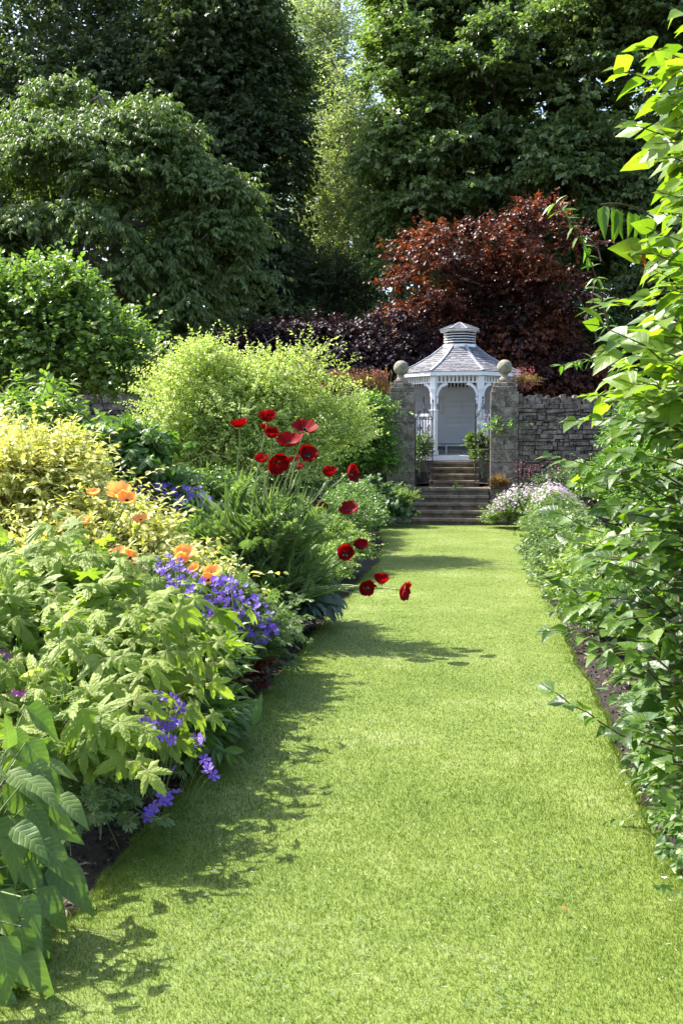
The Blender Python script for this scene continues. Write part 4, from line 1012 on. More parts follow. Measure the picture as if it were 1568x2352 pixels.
# golden shrub
gs = lob(19, ((-3.4, 8.6, .95), (.75, .7, .75), 34, .26), ((-2.75, 8.1, .72), (.6, .5, .50), 24, .22), ((-4.2, 9.2, 1.25), (.7, .7, .6), 16, .28), ((-2.2, 7.8, .52), (.45, .4, .38), 16, .16), ((-3.0, 7.4, .5), (.6, .4, .45), 16, .2))
shrub('golden_shrub', 'spreading golden yellow leaved shrub with orange poppies growing through it', 'bush', (-3.2, 8.4, -.04), gs, L_GOLD, M_RSTEM, 5200, .30, 9, [T_OV, T_OVN], .065, 130, stems=30, stem_r=.007, up=.3, out=.7, sag=.15, upn=1.2, nrand=.4)
# light leafy perennial by the lawn
shrub('leafy_perennial', 'low clump of pale smooth spoon shaped leaves at the lawn edge below the violet drift', 'plant', (-1.62, 6.3, -.04),
      lob(20, ((-1.65, 6.3, .18), (.26, .42, .28), 20, .12), ((-1.9, 6.5, .25), (.3, .4, .3), 10, .14)), L_LIGHT, M_GSTEM, 480, .2, 8, t_grid(4, 2, .3, .8, .2, .3, .02), .095, 131, stems=10, stem_r=.005, up=1.1, sag=.0, tdir=.7)
shrub('cobweb_perennial', 'dark narrow leaved clump hugging the lawn edge beside the near violet flowers', 'plant', (-1.45, 5.6, -.04),
      lob(21, ((-1.5, 5.65, .1), (.2, .4, .16), 14, .08),), L_HERB, M_GSTEM, 240, .16, 6, t_grid(4, 2, .32, .8, .2, .35, .02), .13, 132, stems=4, stem_r=.004, up=.5, sag=.2)
shrub('coral_bells', 'low clump of shiny dark red leaves on the lawn edge', 'plant', (-1.5, 7.5, -.04),
      lob(22, ((-1.53, 7.35, .1), (.16, .28, .13), 10, .07),), L_RED, M_RSTEM, 90, .1, 4, t_palmate([(0,.8,44),(60,.75,40),(-60,.75,40)], .05, .2, .2, 4, .5), .07, 133, stems=4, stem_r=.003, up=.4, sag=.0, upn=1.3, nrand=.3)
# big bramble shrub with lobed leaves
rub = lob(23, ((-2.25, 5.6, .52), (.72, .85, .52), 34, .22), ((-1.85, 4.9, .48), (.38, .5, .46), 22, .17), ((-2.4, 5.0, .5), (.55, .6, .46), 16, .22), ((-1.8, 5.5, .32), (.3, .5, .28), 10, .13), ((-1.62, 4.42, .3), (.3, .4, .3), 14, .13))
PAL5 = [t_palmate([(0,1,30),(48,.82,27),(-48,.82,27),(100,.5,30),(-100,.5,30)], .045, .38, .16, 7, .36), t_palmate([(0,1.05,34),(50,.7,30),(-50,.75,30),(98,.42,32),(-98,.42,32)], .05, .55, .22, 7, .34)]
t = shrub('flowering_bramble', 'sprawling shrub with large jagged maple like leaves and brown seedheads in the left foreground', 'bush', (-2.2, 5.3, -.04), rub, L_RUBUS, M_RSTEM, 500, .32, 5, PAL5, .13, 134, stems=34, stem_r=.006, up=.5, out=.5, sag=.75, upn=.9, nrand=.35, twig_r=.003, tdir=.7, nfront=.55)
rg = np.random.default_rng(55); mb = MB(); sh = MB()
for (x, y, Y) in ((150,1260,6.2),(200,1290,6.0),(270,1285,6.1),(330,1300,6.1),(320,1330,6),(120,1400,5.6),(95,1420,5.4),(215,1415,5.6),(355,1420,5.5),(180,1490,5.2),(300,1545,5.1),(430,1600,5.0),(60,1290,6.2),(245,1250,6.3),(250,1480,5.3)):
    c = at(x, y, Y); k = 16; P = c + rg.normal(size=(k, 3))*.022; sm = MB(); sm.inst(t_diamond(.7, .3, .5, 0), P, rdir(rg, k), rdir(rg, k), .022, rg.random(k)); sm.build('seedhead', L_RUSTY, t)
    limb(rg, sh, c-(rg.normal()*.05, 0, .3), c, .0035, .002, .1, 6, 4, 0)
sh.build('seed_stalk', M_RSTEM, t)
# broad-leaved plant, bottom left corner
t = thing('comfrey_plant', 'bottom left plant with very large pointed overlapping green leaves', 'plant', (-1.66, 3.45, -.04)); rg = np.random.default_rng(71)
BIG = [t_grid(10, 6, .60, .58, .20, .42, .03, .3), t_grid(10, 6, .56, .56, .3, .30, .045, .35, .1), t_grid(10, 6, .62, .6, .12, .6, .025, .3, -.08)]
mb = MB(); st = MB(); leaves = []
for i in range(72):
    z = rg.uniform(.12, .66)**1.0; side = rg.uniform(-1.2, 2.2)
    a = rg.uniform(-PI*.75, PI*.35); r = .14 + .10*rg.random() + .08*(1-z)
    c = np.array([-1.78, 3.55, 0]) + np.array([math.cos(a)*r, math.sin(a)*r*1.7 + rg.uniform(-.35, .25), z])
    d = np.array([math.cos(a), math.sin(a)*.8, rg.uniform(-1.0, .12)]); leaves.append((c, d))
for x, y, Y, dx, dz in ((20,1720,3.5,.2,.9),(60,1790,3.35,1,-.25),(30,1900,3.2,1,-.3),(90,1930,3.3,1,-.6),(130,1830,3.5,1,-.35),(50,2060,3.1,.9,-.8),(0,2150,3.0,.5,-1),(90,2040,3.3,.8,-.8),(120,1980,3.5,.8,-.5)):
    leaves.append((at(x, y, Y), np.array([dx, -.35, dz])))
for i in range(46):
    y = rg.uniform(1740, 2330); x = rg.uniform(-90, 1)+np.interp(y, [1740, 2050, 2200, 2352], [100, 80, 20, -50])
    leaves.append((at(x, y, np.interp(y, [1700, 2350], [3.55, 2.95])+rg.uniform(-.08, .2)), np.array([rg.uniform(.3, 1), rg.uniform(-.5, .1), rg.uniform(-1.1, -.25)])))
P = np.array([l[0] for l in leaves]); D = np.array([l[1] for l in leaves]); k = len(P)
Nn = np.array([.3, -.65, .9]) + rg.normal(size=(k, 3))*.28; S = rg.uniform(.12, .20, k)
w = rg.integers(0, 3, k)
for i in range(3): q = w == i; mb.inst(BIG[i], P[q], D[q], Nn[q], S[q], rg.random(q.sum()))
mb.build('foliage', L_BIG, t, smooth=True)
q = np.linspace(0, 1, 6)[None, :, None]; B0 = np.array([-1.74, 3.5, -.04]) + rg.normal(size=(k, 3))*np.array([.06, .15, 0]); pp = B0[:, None]*(1-q)+P[:, None]*q; pp[..., 2] += .06*np.sin(q[..., 0]*PI)
st.tubes(pp, .005*(1-.5*q[..., 0]), 5); st.build('stem', M_GSTEM, t, smooth=True)
# campion stalks in front of the bramble
t = thing('campion_plant', 'thin branching stalks with small seedpods and a few magenta flowers at the left edge', 'plant', (-1.75, 4.2, -.04)); rg = np.random.default_rng(72); mb = MB(); pd = MB()
for i in range(26):
    tip = at(rg.uniform(-20, 230), rg.uniform(1480, 1720), rg.uniform(4.0, 4.5)); base = np.array([-1.75+rg.normal()*.12, 4.3+rg.normal()*.1, 0])
    pl = limb(rg, mb, base, tip, .0022, .0012, .15, 9, 4, .02)
    for j in range(3, 9):
        for s in range(2):
            e = pl[j]+rg.normal(size=3)*.03+np.array([0,0,.03]); mb.tubes(np.array([pl[j], e])[None], .0010, 3); pd.inst(t_diamond(.5,.25,.5,0), [e], [(0,0,1)], rg.normal(size=3), .014, .6)
mb.build('stem', L_LIGHT, t); pd.build('foliage', L_LIGHT, t)  # the foliage mesh here is the small seedpods
pts = [at(35,1592,4.15), at(52,1593,4.2), at(5,1500,4.5), at(18,1510,4.5), at(150,1648,4.3)]
flowers(t, 'flower', geranium_mesh(leafmat('petal_magenta', [(.3,.03,.3),(.4,.06,.4)], tf=.3)), pts, nrm(np.array([[.1,-.8,.4]]*5)), [.017]*5, seed=3)
# hosta and fern at the lawn edge
shrub('hosta_plant', 'low clump of dark bluish green pointed leaves shaded beneath the red poppy foliage', 'plant', (-1.62, 10.0, -.04),
      lob(25, ((-1.6, 9.9, .16), (.26, .5, .22), 16, .12),), L_HOSTA, M_GSTEM, 110, .2, 4, t_grid(5, 4, .5, .68, .2, .45, .01), .17, 135, stems=6, stem_r=.005, up=.3, sag=.45, upn=1.0)
shrub('lady_mantle', 'frothy lime green mound at the lawn edge behind the lower red poppies', 'plant', (-1.85, 14.3, -.04),
      lob(26, ((-1.8, 14.2, .25), (.42, 1.0, .4), 34, .2), ((-1.75, 12.6, .15), (.3, .7, .3), 14, .16)), L_LIME, M_GSTEM, 1700, .2, 9, [T_DIW, T_OVW], .04, 136, stems=14, stem_r=.004, up=.7)
shrub('border_perennial', 'dense green perennials edging the lawn between the lime mound and the lower steps', 'plant', (-2.1, 18.6, -.04),
      lob(27, ((-2.1, 18.6, .35), (.5, 1.9, .55), 50, .25), ((-2.2, 21.0, .4), (.5, .9, .5), 20, .25)), L_HERB, M_GSTEM, 2400, .24, 8, [T_OV, T_OVN], .06, 137, stems=20, stem_r=.005, up=.7)
# low filler between the named clumps
shrub('border_perennial', 'loose green filler foliage low in the left border between the golden shrub and poppies', 'plant', (-2.6, 9.2, -.04),
      lob(28, ((-2.4, 8.9, .2), (.8, .7, .35), 26, .2), ((-2.9, 10.2, .3), (.9, .7, .55), 30, .25), ((-1.75, 8.5, .12), (.3, .5, .25), 12, .12), ((-2.9, 6.9, .2), (.5, 1.0, .4), 16, .2)), L_HERB, M_GSTEM, 2100, .24, 8, [T_OVN, T_CUT], .075, 138, stems=20, stem_r=.004, up=.7)
# ================================================================ POPPIES
def poppy_plant(label, base, lobes, k, blooms, mats, seed, foliage=True, group='poppy clumps in the left border', stem_hair=.0045):
    rg = np.random.default_rng(seed); t = thing('poppy_plant', label, 'poppies', base, group); b = np.array(base, float)
    if foliage:
        cen, rad = lobes; P, D = sprays(rg, cen, rad, k, .9, -.1, .8, b, .7, .2)
        P[:, 2] = np.maximum(P[:, 2], .02); ml = MB()
        # leaves rise from the crown and arch over
        q = rg.random(len(P)) < .42
        D2 = nrm(D + np.array([0, 0, .1]))
        ml.inst(t_frond(8, .32, .5, .1), P[q], D2[q], np.array([0, 0, .6])+rg.normal(size=(q.sum(), 3))*.5, rg.uniform(.2, .36, q.sum()), rg.random(q.sum()))
        q = ~q; ml.inst(T_BLADE, P[q], D2[q]+rg.normal(size=(q.sum(), 3))*.2, rg.normal(size=(q.sum(), 3)), rg.uniform(.2, .46, q.sum()), rg.random(q.sum()))
        ml.build('foliage', L_POPPYL, t)
    for i, (px, py, Y, dpx, face, mat, op) in enumerate(blooms):
        c = at(px, py, Y); R = dpx/F_PX*Y*.5*1.08
        d = nrm(np.array(face, float))
        me, cme = poppy_mesh(mat, M_CENTRE, op, seed*50+i)
        h = .42*R
        foot = c - d*h*1.0
        o = bpy.data.objects.new('flower', me); COL.objects.link(o); o.parent = t; o.location = tuple(foot-b); o.rotation_mode = 'QUATERNION'; o.rotation_quaternion = Vector(d).to_track_quat('Z', 'Y'); s = R*.82; o.scale = (s, s, s)
        cc = bpy.data.objects.new('flower_centre', cme); COL.objects.link(cc); cc.parent = o
        # stalk: leaves the clump upright-ish and bends to meet the bloom
        root = b + np.array([rg.normal()*.10, rg.normal()*.10, 0]) ; n = 14; tt = np.linspace(0, 1, n)[:, None]
        k1 = root*.55 + foot*.45; k1[2] = max(foot[2]*.62, .12) if foot[2] > .6 else foot[2]*.8+.16
        k1[:2] = root[:2] + (foot[:2]-root[:2])*(.38 if foot[2] > .6 else .5)
        k2 = foot - d*.08 - (foot-root)*.04
        pts = (1-tt)**3*root + 3*(1-tt)**2*tt*k1 + 3*(1-tt)*tt**2*k2 + tt**3*foot
        pts[2:-2] += rg.normal(size=(n-4, 3))*.003
        mb = MB(); mb.tube(pts, np.linspace(.0072, .0048, n), 6); mb.build('stem', M_GSTEM, t, smooth=True)
        mb = MB(); mb.inst(T_OVN, [foot]*5, [(math.cos(a)+d[0]*-.2, math.sin(a), -.3) for a in np.arange(5)*1.26], d, .045, rg.random(5)); mb.build('sepal', L_POPPYL, t)
    return t
def CX(cx, cy): return 476.4+cx*.3256, 423.1*1.0 + 461.7 + cy*.3256
BR = []
U = lambda x, z=1.0, y=-.3: (x, y, z)
for (cx, cy, d, face, m, op, Y) in (
    (222,268,122,(-.1,-.35,1),'r',1.0,9.2), (422,228,118,(.1,-.2,1),'r',.8,9.5), (455,345,108,(.05,-.5,1),'r',.85,9.3), (405,292,60,(-.3,0,1),'r',.6,9.6),
    (685,286,165,(.15,-.5,.9),'r',1.25,9.4), (573,390,170,(0,-.35,1),'r',1.25,9.2), (712,482,125,(.2,-1,.45),'r',1.15,9.1), (388,520,100,(-.3,-.4,1),'r',.85,9.3),
    (492,545,145,(.5,-.6,-.35),'r',1.0,8.9), (610,522,82,(-.1,.2,1),'m',.9,9.6), (645,580,60,(0,-.3,.8),'m',.7,9.7), (858,622,96,(0,-.35,1),'r',.75,9.4), (1018,618,125,(1,-.4,.15),'r',1.0,9.1),
    (795,880,118,(.3,-.5,-.1),'m',.9,9.5), (990,872,142,(0,-.45,1),'r',1.2,9.0), (975,1185,108,(.05,-1,.35),'r',1.0,8.8), (1080,1130,98,(.1,-.6,1),'r',.8,9.1),
    (1118,1428,112,(.5,-.9,-.15),'r',1.0,8.6), (1225,1375,98,(.1,-.35,1),'r',.85,8.7), (1388,1450,138,(1,-.3,-.25),'r',1.15,8.5)):
    x, y = CX(cx, cy); BR.append((x, y, Y, d*.3256, face, P_RED if m == 'r' else P_MAG, op))
pl_l = lob(30, ((-2.0, 9.5, .35), (.65, .55, .5), 34, .25), ((-1.75, 9.3, .75), (.5, .4, .45), 14, .22), ((-1.65, 9.9, .3), (.3, .6, .35), 10, .2))
pp = poppy_plant('clump of dark red poppies on long stalks leaning out over the lawn', (-2.0, 9.5, -.04), pl_l, 1500, BR, None, 7)
# buds
mb = MB(); rg = np.random.default_rng(9)
for (cx, cy) in ((365, 668), (830, 712), (623, 560), (590,440)):
    x, y = CX(cx, cy); c = at(x, y, 9.2); mb.lathe([(.001, -.03), (.018, -.02), (.021, 0), (.012, .022), (.001, .03)], c, 10)
    limb(rg, mb, np.array([-2.0, 9.5, 0]), c, .004, .003, .04, 8, 5, .03)
mb.build('bud', M_GSTEM, pp, smooth=True)
BO = [(275,1128,7.5,54,(.1,-.5,1),P_ORANGE,1.15),(292,1145,7.4,40,(.2,-.6,.8),P_ORANGE,1.0),(323,1191,7.4,32,(0,-.6,1),P_ORANGE,1.1),(425,1270,7.2,48,(.1,-.5,1),P_ORANGE,1.05),(418,1283,7.1,30,(.3,-.6,.6),P_ORANGE,.9),
      (272,1268,7.1,36,(-.2,-.6,1),P_ORANGE,1.1),(300,1280,7.0,32,(.2,-.9,.4),P_ORANGE,1.1),(487,1313,7.0,42,(.1,-.5,1),P_ORANGE,1.1),(445,1306,7.0,26,(-.2,-.5,1),P_ORANGE,.9),(478,1330,6.9,28,(0,-.7,.5),P_ORANGE,.9),
      (190,1196,7.6,34,(-.2,-.4,1),P_ORANGE,1.2),(215,1130,7.8,30,(0,-.4,1),P_ORANGE,1.1),(185,1235,7.3,26,(0,-.4,1),P_ORANGE,1.1)]
poppy_plant('pale orange poppies standing among the golden shrub and violet drift', (-2.75, 7.4, -.04), None, 0, BO, None, 8, False)
# flower stalk rising through the violet drift
t = thing('flower_stalk', 'single tall thin bare stalk rising from the pale spoon leaved clump past the violet drift', 'plant stem', (-1.6, 6.2, -.04)); mb = MB(); rg = np.random.default_rng(4)
limb(rg, mb, (-1.62, 6.2, -.04), at(565, 1250, 6.4), .005, .003, .06, 10, 6, .0); P = [at(560, 1330, 6.4), at(556, 1400, 6.35), at(552, 1470, 6.3), at(568, 1265, 6.4)]
mb.inst(T_OVN, P, [(.4,0,.8),(-.5,0,.8),(.6,-.2,.7),(.3,0,.9)], (0,-1,.3), .07, [.5]*4); mb.build('stem', L_LIGHT, t)
# ================================================================ RIGHT BORDER
rg = np.random.default_rng(402)
wl_ = lob(40, ((.95, 22.3, .26), (.7, .7, .48), 40, .22), ((1.5, 20.8, .33), (.5, 1.3, .52), 30, .24), ((.42, 22.7, .12), (.35, .4, .26), 12, .14))
t = shrub('cranesbill_plant', 'frothy drift of pale pink flowers at the right foot of the lower steps', 'plant', (.9, 22, -.04), wl_, L_LIGHT, M_GSTEM, 1900, .2, 8, [T_CUT, T_OVN], .055, 140, stems=12, stem_r=.003, up=.8, upn=1.0)
def surf_pts(rg, lobes, n, zmin=.2, front=True):
    cen, rad = lobes; idx = rg.choice(len(cen), n*3, p=rad**2/np.sum(rad**2)); u = rdir(rg, n*3, zmin); P = cen[idx]+u*rad[idx][:, None]*1.15
    if front: k = u[:, 1] < .5; P, u = P[k], u[k]
    return P[:n], u[:n]
P, u = surf_pts(rg, wl_, 3600, .0); P[:, 2] += rg.uniform(.02, .14, len(P)); mb = MB(); mb.inst(t_flower5(5, .2), P[100:], nrm(np.cross(u[100:], rg.normal(size=(len(P)-100, 3)))), u[100:]+np.array([0,-.6,.3]), .021, rg.random(len(P)-100))
tag(mb.build('flower_spray', P_PINK, t), None, None, kind='stuff')
flowers(t, 'flower', geranium_mesh(P_PINK), P[:100], nrm(u[:100]+np.array([0,-.6,.3])), [.02]*100, seed=5)
shrub('fern_plant', 'small rusty red and orange fern tuft against the right gate pier foot', 'plant', (.45, 24.4, .3), lob(41, ((.48, 24.4, .72), (.2, .15, .22), 10, .1),), L_RUSTY, M_RSTEM, 190, .16, 9, T_LANCE, .05, 141, stems=6, stem_r=.004, up=.8)
shrub('rose_plant', 'dusky pink flowering herbs along the foot of the bare drystone wall', 'plant', (2.2, 23.9, -.04), lob(42, ((2.0, 23.9, .6), (1.2, .4, .55), 24, .25), ((3.6, 23.6, .8), (1.2, .5, .8), 24, .3)), L_GREY, M_RSTEM, 1300, .3, 8, T_OVN, .07, 142, stems=20, stem_r=.005, up=.9)
tt_ = bpy.data.objects['rose_plant']; mb = MB(); rg = np.random.default_rng(43); k = 700; P = np.stack([rg.uniform(.8, 4, k), rg.uniform(23.4, 24.2, k), rg.uniform(.5, 1.3, k)], 1); mb.inst(T_DIW, P, rdir(rg, k), rdir(rg, k), .035, rg.random(k)); mb.build('blossom', P_ROSE, tt_)
# shrubs in the bed on the far right, rising to the wall top
shrub('climbing_shrub', 'light green fine leaved shrub climbing the far right of the wall', 'bush', (3.0, 19, -.04), lob(44, ((3.1, 19, 1.3), (1.0, 1.5, 1.4), 44, .4), ((2.4, 18.5, .7), (.6, 1.2, .8), 18, .3)), L_SMALLR, M_TWIG, 4200, .34, 9, [T_DI, T_OV], .07, 143, stems=26, up=.6)
shrub('euphorbia_plant', 'mixed glossy green and grey leaved mounds edging the lawn beyond the bare soil patch', 'plant', (1.25, 15.5, -.04),
      lob(45, ((1.25, 17.6, .3), (.5, 1.3, .45), 40, .2), ((1.15, 15.2, .25), (.45, 1.0, .4), 34, .18), ((1.15, 13.0, .2), (.45, 1.1, .36), 34, .16), ((.88, 14.5, .06), (.16, 3.2, .16), 30, .1)), L_GERAN, M_GSTEM, 2600, .2, 8, [T_OV, T_CUT], .065, 144, stems=20, stem_r=.005, up=.6)
shrub('spurge_plant', 'yellow green flowering spurge mound in the right border behind the lowest lilac sprays', 'plant', (1.5, 11.4, -.04),
      lob(46, ((1.45, 11.5, .35), (.5, .8, .45), 26, .2), ((1.05, 10.9, .15), (.3, .9, .26), 20, .13)), L_LIME, M_GSTEM, 1100, .2, 8, [T_DIW, T_OVN], .06, 145, stems=14, stem_r=.005, up=.8)
shrub('border_perennial', 'dark leaved low plants edging the lawn just beyond the bare soil patch', 'plant', (1.2, 9.4, -.04),
      lob(47, ((1.08, 9.4, .16), (.34, 1.0, .28), 30, .14), ((1.55, 9.2, .3), (.4, .9, .4), 16, .18), ((1.6, 7.4, .25), (.25, .9, .35), 14, .16)), L_HERB, M_GSTEM, 1150, .18, 7, [T_OV, T_CUT], .06, 146, stems=14, stem_r=.004, up=.6)
# foxglove-like pink bells and blue flowers
t = thing('foxglove', 'slender spikes of pale pink bell flowers in the right border', 'plant', (1.35, 12.4, -.04)); mb = MB(); fl = MB(); rg = np.random.default_rng(48)
for (x, y, Y) in ((1285,1235,14),(1330,1265,13),(1345,1290,12.5),(1258,1085,21)):
    c = at(x, y, Y); b = c.copy(); b[2] = 0; pl = limb(rg, mb, b, c, .006, .003, .03, 8, 5, 0)
    for j in range(12):
        p = pl[4] + (pl[-1]-pl[4])*(j/12); a = rg.uniform(-PI, 0); d = np.array([math.cos(a), math.sin(a), -.5]); fl.tubes((p+nrm(d)*np.linspace(.005, .05, 4)[:, None])[None], np.array([[.004, .010, .013, .017]]), 7)
mb.build('stem', M_GSTEM, t); fl.build('blossom', P_PINK, t)
pts = [at(x, y, Y) for (x, y, Y) in ((1318,1222,14),(1315,1230,14),(1340,1270,13),(1350,1277,13),(1325,1365,9.8),(1330,1360,9.8),(1300,1235,14),(1530,1540,6.4),(1540,1548,6.4),(1520,1555,6.4),(1545,1560,6.4),(1525,1567,6.4),(1535,1575,6.4),(1518,1545,6.4))]
geranium('small blue violet flowers scattered low through the right border', (1.35, 10.5, -.04), lob(49, ((1.35, 9.5, .1), (.3, .9, .2), 8, .1), ((1.2, 6.4, .15), (.18, .3, .3), 6, .1)), 240, pts, 147, .03, group='violet cranesbill clumps in the right border')
# low weeds on the soil patch, grey-green plant lower right
t = shrub('seedling_patch', 'little pale green seedlings dotted over the bare soil patch on the right', 'plant', (1.05, 7.3, -.04), (np.array([[.90+.09*i % .5, 6.4+.22*i, 0.0] for i in range(11)]), np.full(11, .06)), L_LIGHT, M_GSTEM, 70, .07, 5, T_OV, .055, 148, stems=2, stem_r=.002, up=.4, upn=1.2)
shrub('lambs_ear', 'grey green broad leaved plant at the lawn edge, low on the right', 'plant', (1.05, 5.3, -.04), lob(50, ((1.0, 5.5, .12), (.26, .5, .26), 16, .11), ((.98, 4.7, .10), (.18, .4, .2), 10, .09)), L_GREY, M_GSTEM, 210, .18, 5, t_grid(4, 4, .5, .7, .15, .35, .01), .08, 149, stems=8, stem_r=.004, up=.5, sag=.2)
shrub('border_perennial', 'tangled small leaved plants spilling onto the lawn in the lower right corner', 'plant', (1.0, 4.5, -.04), lob(51, ((.98, 4.4, .08), (.24, 1.1, .18), 26, .1), ((1.15, 5.6, .14), (.36, .9, .26), 22, .13), ((.85, 4.0, .03), (.1, 1.0, .08), 12, .06)), L_HERB, M_GSTEM, 900, .15, 7, [T_OV, T_OVW], .045, 150, stems=8, stem_r=.003, up=.5)
# fine-leaved shrub behind the lilac
shrub('jasmine_shrub', 'tall fine leaved green shrub with arching shoots behind the lilac', 'bush', (2.2, 10.4, -.04),
      lob(52, ((2.35, 10.2, 1.9), (.62, .8, 1.5), 50, .3), ((2.1, 9.6, 1.0), (.65, .8, 1.0), 26, .28), ((2.0, 10.0, .5), (.55, 1.3, .55), 20, .22)), L_SMALLR, M_TWIG, 3600, .28, 9, [T_DI, T_OVN], .055, 151, stems=26, up=.6)
# ---- lilac
def lilac():
    t = thing('lilac_shrub', 'large shrub with glowing heart shaped leaves leaning in along the right edge of the picture', 'bush', (1.45, 4.6, -.04)); rg = np.random.default_rng(88)
    HL = [t_grid(7, 4, .76, .55, .20, .22, .02, .35), t_grid(7, 4, .70, .55, .34, .42, .03, .4, .08), t_grid(7, 4, .72, .54, .13, .15, .03, .35, -.06)]
    ml = MB(); mt = MB(); b = np.array([1.45, 4.6, 0])
    sp = []   # branch tips in the photograph: x, y, depth, spray length, droop
    for q in ((1400,150,3.9,.45,.1),(1450,110,4.0,.45,.1),(1425,285,3.8,.5,.1),(1500,330,3.7,.4,.2),(1520,130,3.8,.4,0),(1460,360,4.0,.4,.2),(1335,740,3.5,.55,.1),(1350,690,4.2,.5,.1),(1365,810,3.6,.5,.25),
              (1440,580,3.8,.45,.2),(1480,520,3.7,.4,.1),(1235,1045,4.3,.75,.12),(1290,965,4.5,.6,.1),(1330,905,4.6,.6,.1),(1300,1100,4.5,.6,.1),(1255,1170,4.4,.7,.1),(1285,1230,4.3,.6,.1),(1240,1320,4.2,.75,.08),(1300,1290,4.5,.6,.1),(1235,1450,4.1,.75,.08),(1290,1400,4.4,.6,.15),
              (1240,1570,4.0,.55,-.05),(1330,1350,4.2,.55,.1),(1370,1450,4.3,.5,.2),(1360,1160,4.0,.55,.1),(1380,1040,4.1,.5,.1),(1400,960,3.9,.5,.1),(1350,1500,4.2,.45,.3),(1400,1560,4.3,.4,.3),(1430,1700,4.1,.35,.4),(1500,1840,4.0,.25,.5),(1470,1620,4.2,.4,.3),(1380,1250,4.0,.5,.1),(1420,870,3.8,.5,.15),(1430,760,3.9,.5,.1),(1470,680,3.8,.45,.1),(1500,620,4.0,.4,.1),(1510,440,3.9,.4,.1),(1540,240,3.8,.3,.1)):
        sp.append(q)
    for i in range(235):
        y = rg.uniform(110, 1800)*(1 if i % 6 else .4); left = np.interp(y, [100, 450, 700, 1000, 1300, 1500, 1800], [1480, 1495, 1440, 1350, 1320, 1370, 1490])
        x = rg.uniform(left, 1640); sp.append((x, y, rg.uniform(3.8, 5.2), rg.uniform(.28, .5), rg.uniform(.05, .35)))
    for i in range(70): sp.append((rg.uniform(1420, 1640), rg.uniform(880, 1800), rg.uniform(4.2, 5.4), rg.uniform(.25, .45), rg.uniform(.05, .3)))
    for i in range(130): sp.append((rg.uniform(1600, 2150), rg.uniform(150, 1800), rg.uniform(3.9, 5.3), rg.uniform(.3, .5), rg.uniform(.05, .3)))
    tips = []; nodes = []
    for (x, y, Y, L, dr) in sp:
        tip = at(x, y, Y); root = tip + np.array([L*rg.uniform(.8, 1.0), L*rg.uniform(.0, .45), -L*rg.uniform(.1, .65)])
        m = 9; s = np.linspace(0, 1, m)[:, None]; pts = root*(1-s)+tip*s; pts[:, 2] += dr*L*np.sin(s[:, 0]*PI)*.8 ; pts[1:-1] += rg.normal(size=(m-2, 3))*.006
        mt.tubes(pts[None], (.0045-.003*s[:, 0])[None], 5)
        s2 = np.linspace(0, 1, 9)[:, None]; q2 = np.array(nodes) if nodes else None
        if q2 is None or len(tips) % 9 == 0:                    # a main stem from the ground
            st = b + np.array([rg.normal()*.10, rg.normal()*.14, 0]); r0 = .013
            kk = st*.5+root*.5; kk[2] = root[2]*.62; kk[0] = max(kk[0], root[0]*.6+st[0]*.4)
        else:                                                   # a side branch from the nearest lower point of a stem
            dd = np.linalg.norm(q2-root, axis=1) + 3*np.maximum(q2[:, 2]-root[2]+.1, 0); st = q2[int(np.argmin(dd))]; r0 = .006
            kk = st*.5+root*.5; kk[2] -= .03
        p2 = (1-s2)**2*st + 2*s2*(1-s2)*kk + s2**2*root; nodes.extend(list(p2[2:])); tips.append(1)
        mt.tubes(p2[None], (r0-(r0-.0045)*s2[:, 0])[None], 5)
        T = nrm(np.gradient(pts, axis=0)); n = max(4, int(L/(.075 if y < 950 else .06)))
        dead = (abs(x-1380) < 1)
        for j in range(n+1):
            f = j/n; p = pts[min(int(f*(m-1)), m-2)]; p = p + (pts[min(int(f*(m-1))+1, m-1)]-p)*(f*(m-1)-int(f*(m-1)))
            T_ = T[min(int(f*(m-1)), m-1)]; hz = nrm(np.cross(T_, [0, 0, 1])); rr = rg.uniform(0, .6)
            if j == n: dirs = [T_]
            else: dirs = [T_*.75+hz*.75*(1 if q_ else -1)+np.array([0,0,-.15])+rg.normal(size=3)*.18 for q_ in (0, 1)]
            for d in dirs:
                if rg.random() < .06: continue
                d = nrm(d); sz = rg.uniform(.09, .130)*(1.0 if y < 950 else .72)*(1-.35*(f > .92)-.1*(f < .3))
                pet = p + d*.012
                Nn = np.array([-.3, rg.normal()*.35-(.25 if y < 950 else .6), 1.0]) + rg.normal(size=3)*.4
                ml.inst(HL[rg.integers(3)], [pet], [d], Nn, sz, [np.clip(.48+.45*f+rg.normal()*.2-.42*(y > 950), 0, 1)])  # shade of the lower mass put into darker leaf colours below, lighter above
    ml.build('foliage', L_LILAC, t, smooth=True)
    # wilting spray with a dead leaf
    wl2 = MB(); dl = MB(); a, e = at(1500, 500, 3.9), at(1378, 470, 3.8); s = np.linspace(0, 1, 8)[:, None]; pts = a*(1-s)+e*s; pts[:, 2] += .02*np.sin(s[:, 0]*PI); mt.tubes(pts[None], .003, 5)
    for i in range(9):
        p = pts[0]+(pts[-1]-pts[0])*((i+.3)/9.0); wl2.inst(t_grid(6, 4, .36, .6, .9, .1, .03, .3), [p], [(rg.normal()*.12, rg.normal()*.15, -1)], (rg.normal(), -1, 0), rg.uniform(.085, .12), [.35])
    for (x, y) in ((1445, 560), (1462, 575), (1450, 548)): dl.inst(t_grid(5, 4, .5, .6, .7, .4, .08, .3), [at(x, y, 3.85)], [(rg.normal()*.4, 0, -1)], (rg.normal(), -1, .3), .06, [rg.random()])
    o = wl2.build('wilted_foliage', L_LILAC, t, smooth=True); dl.build('dead_leaf', L_DRY, t, smooth=True)
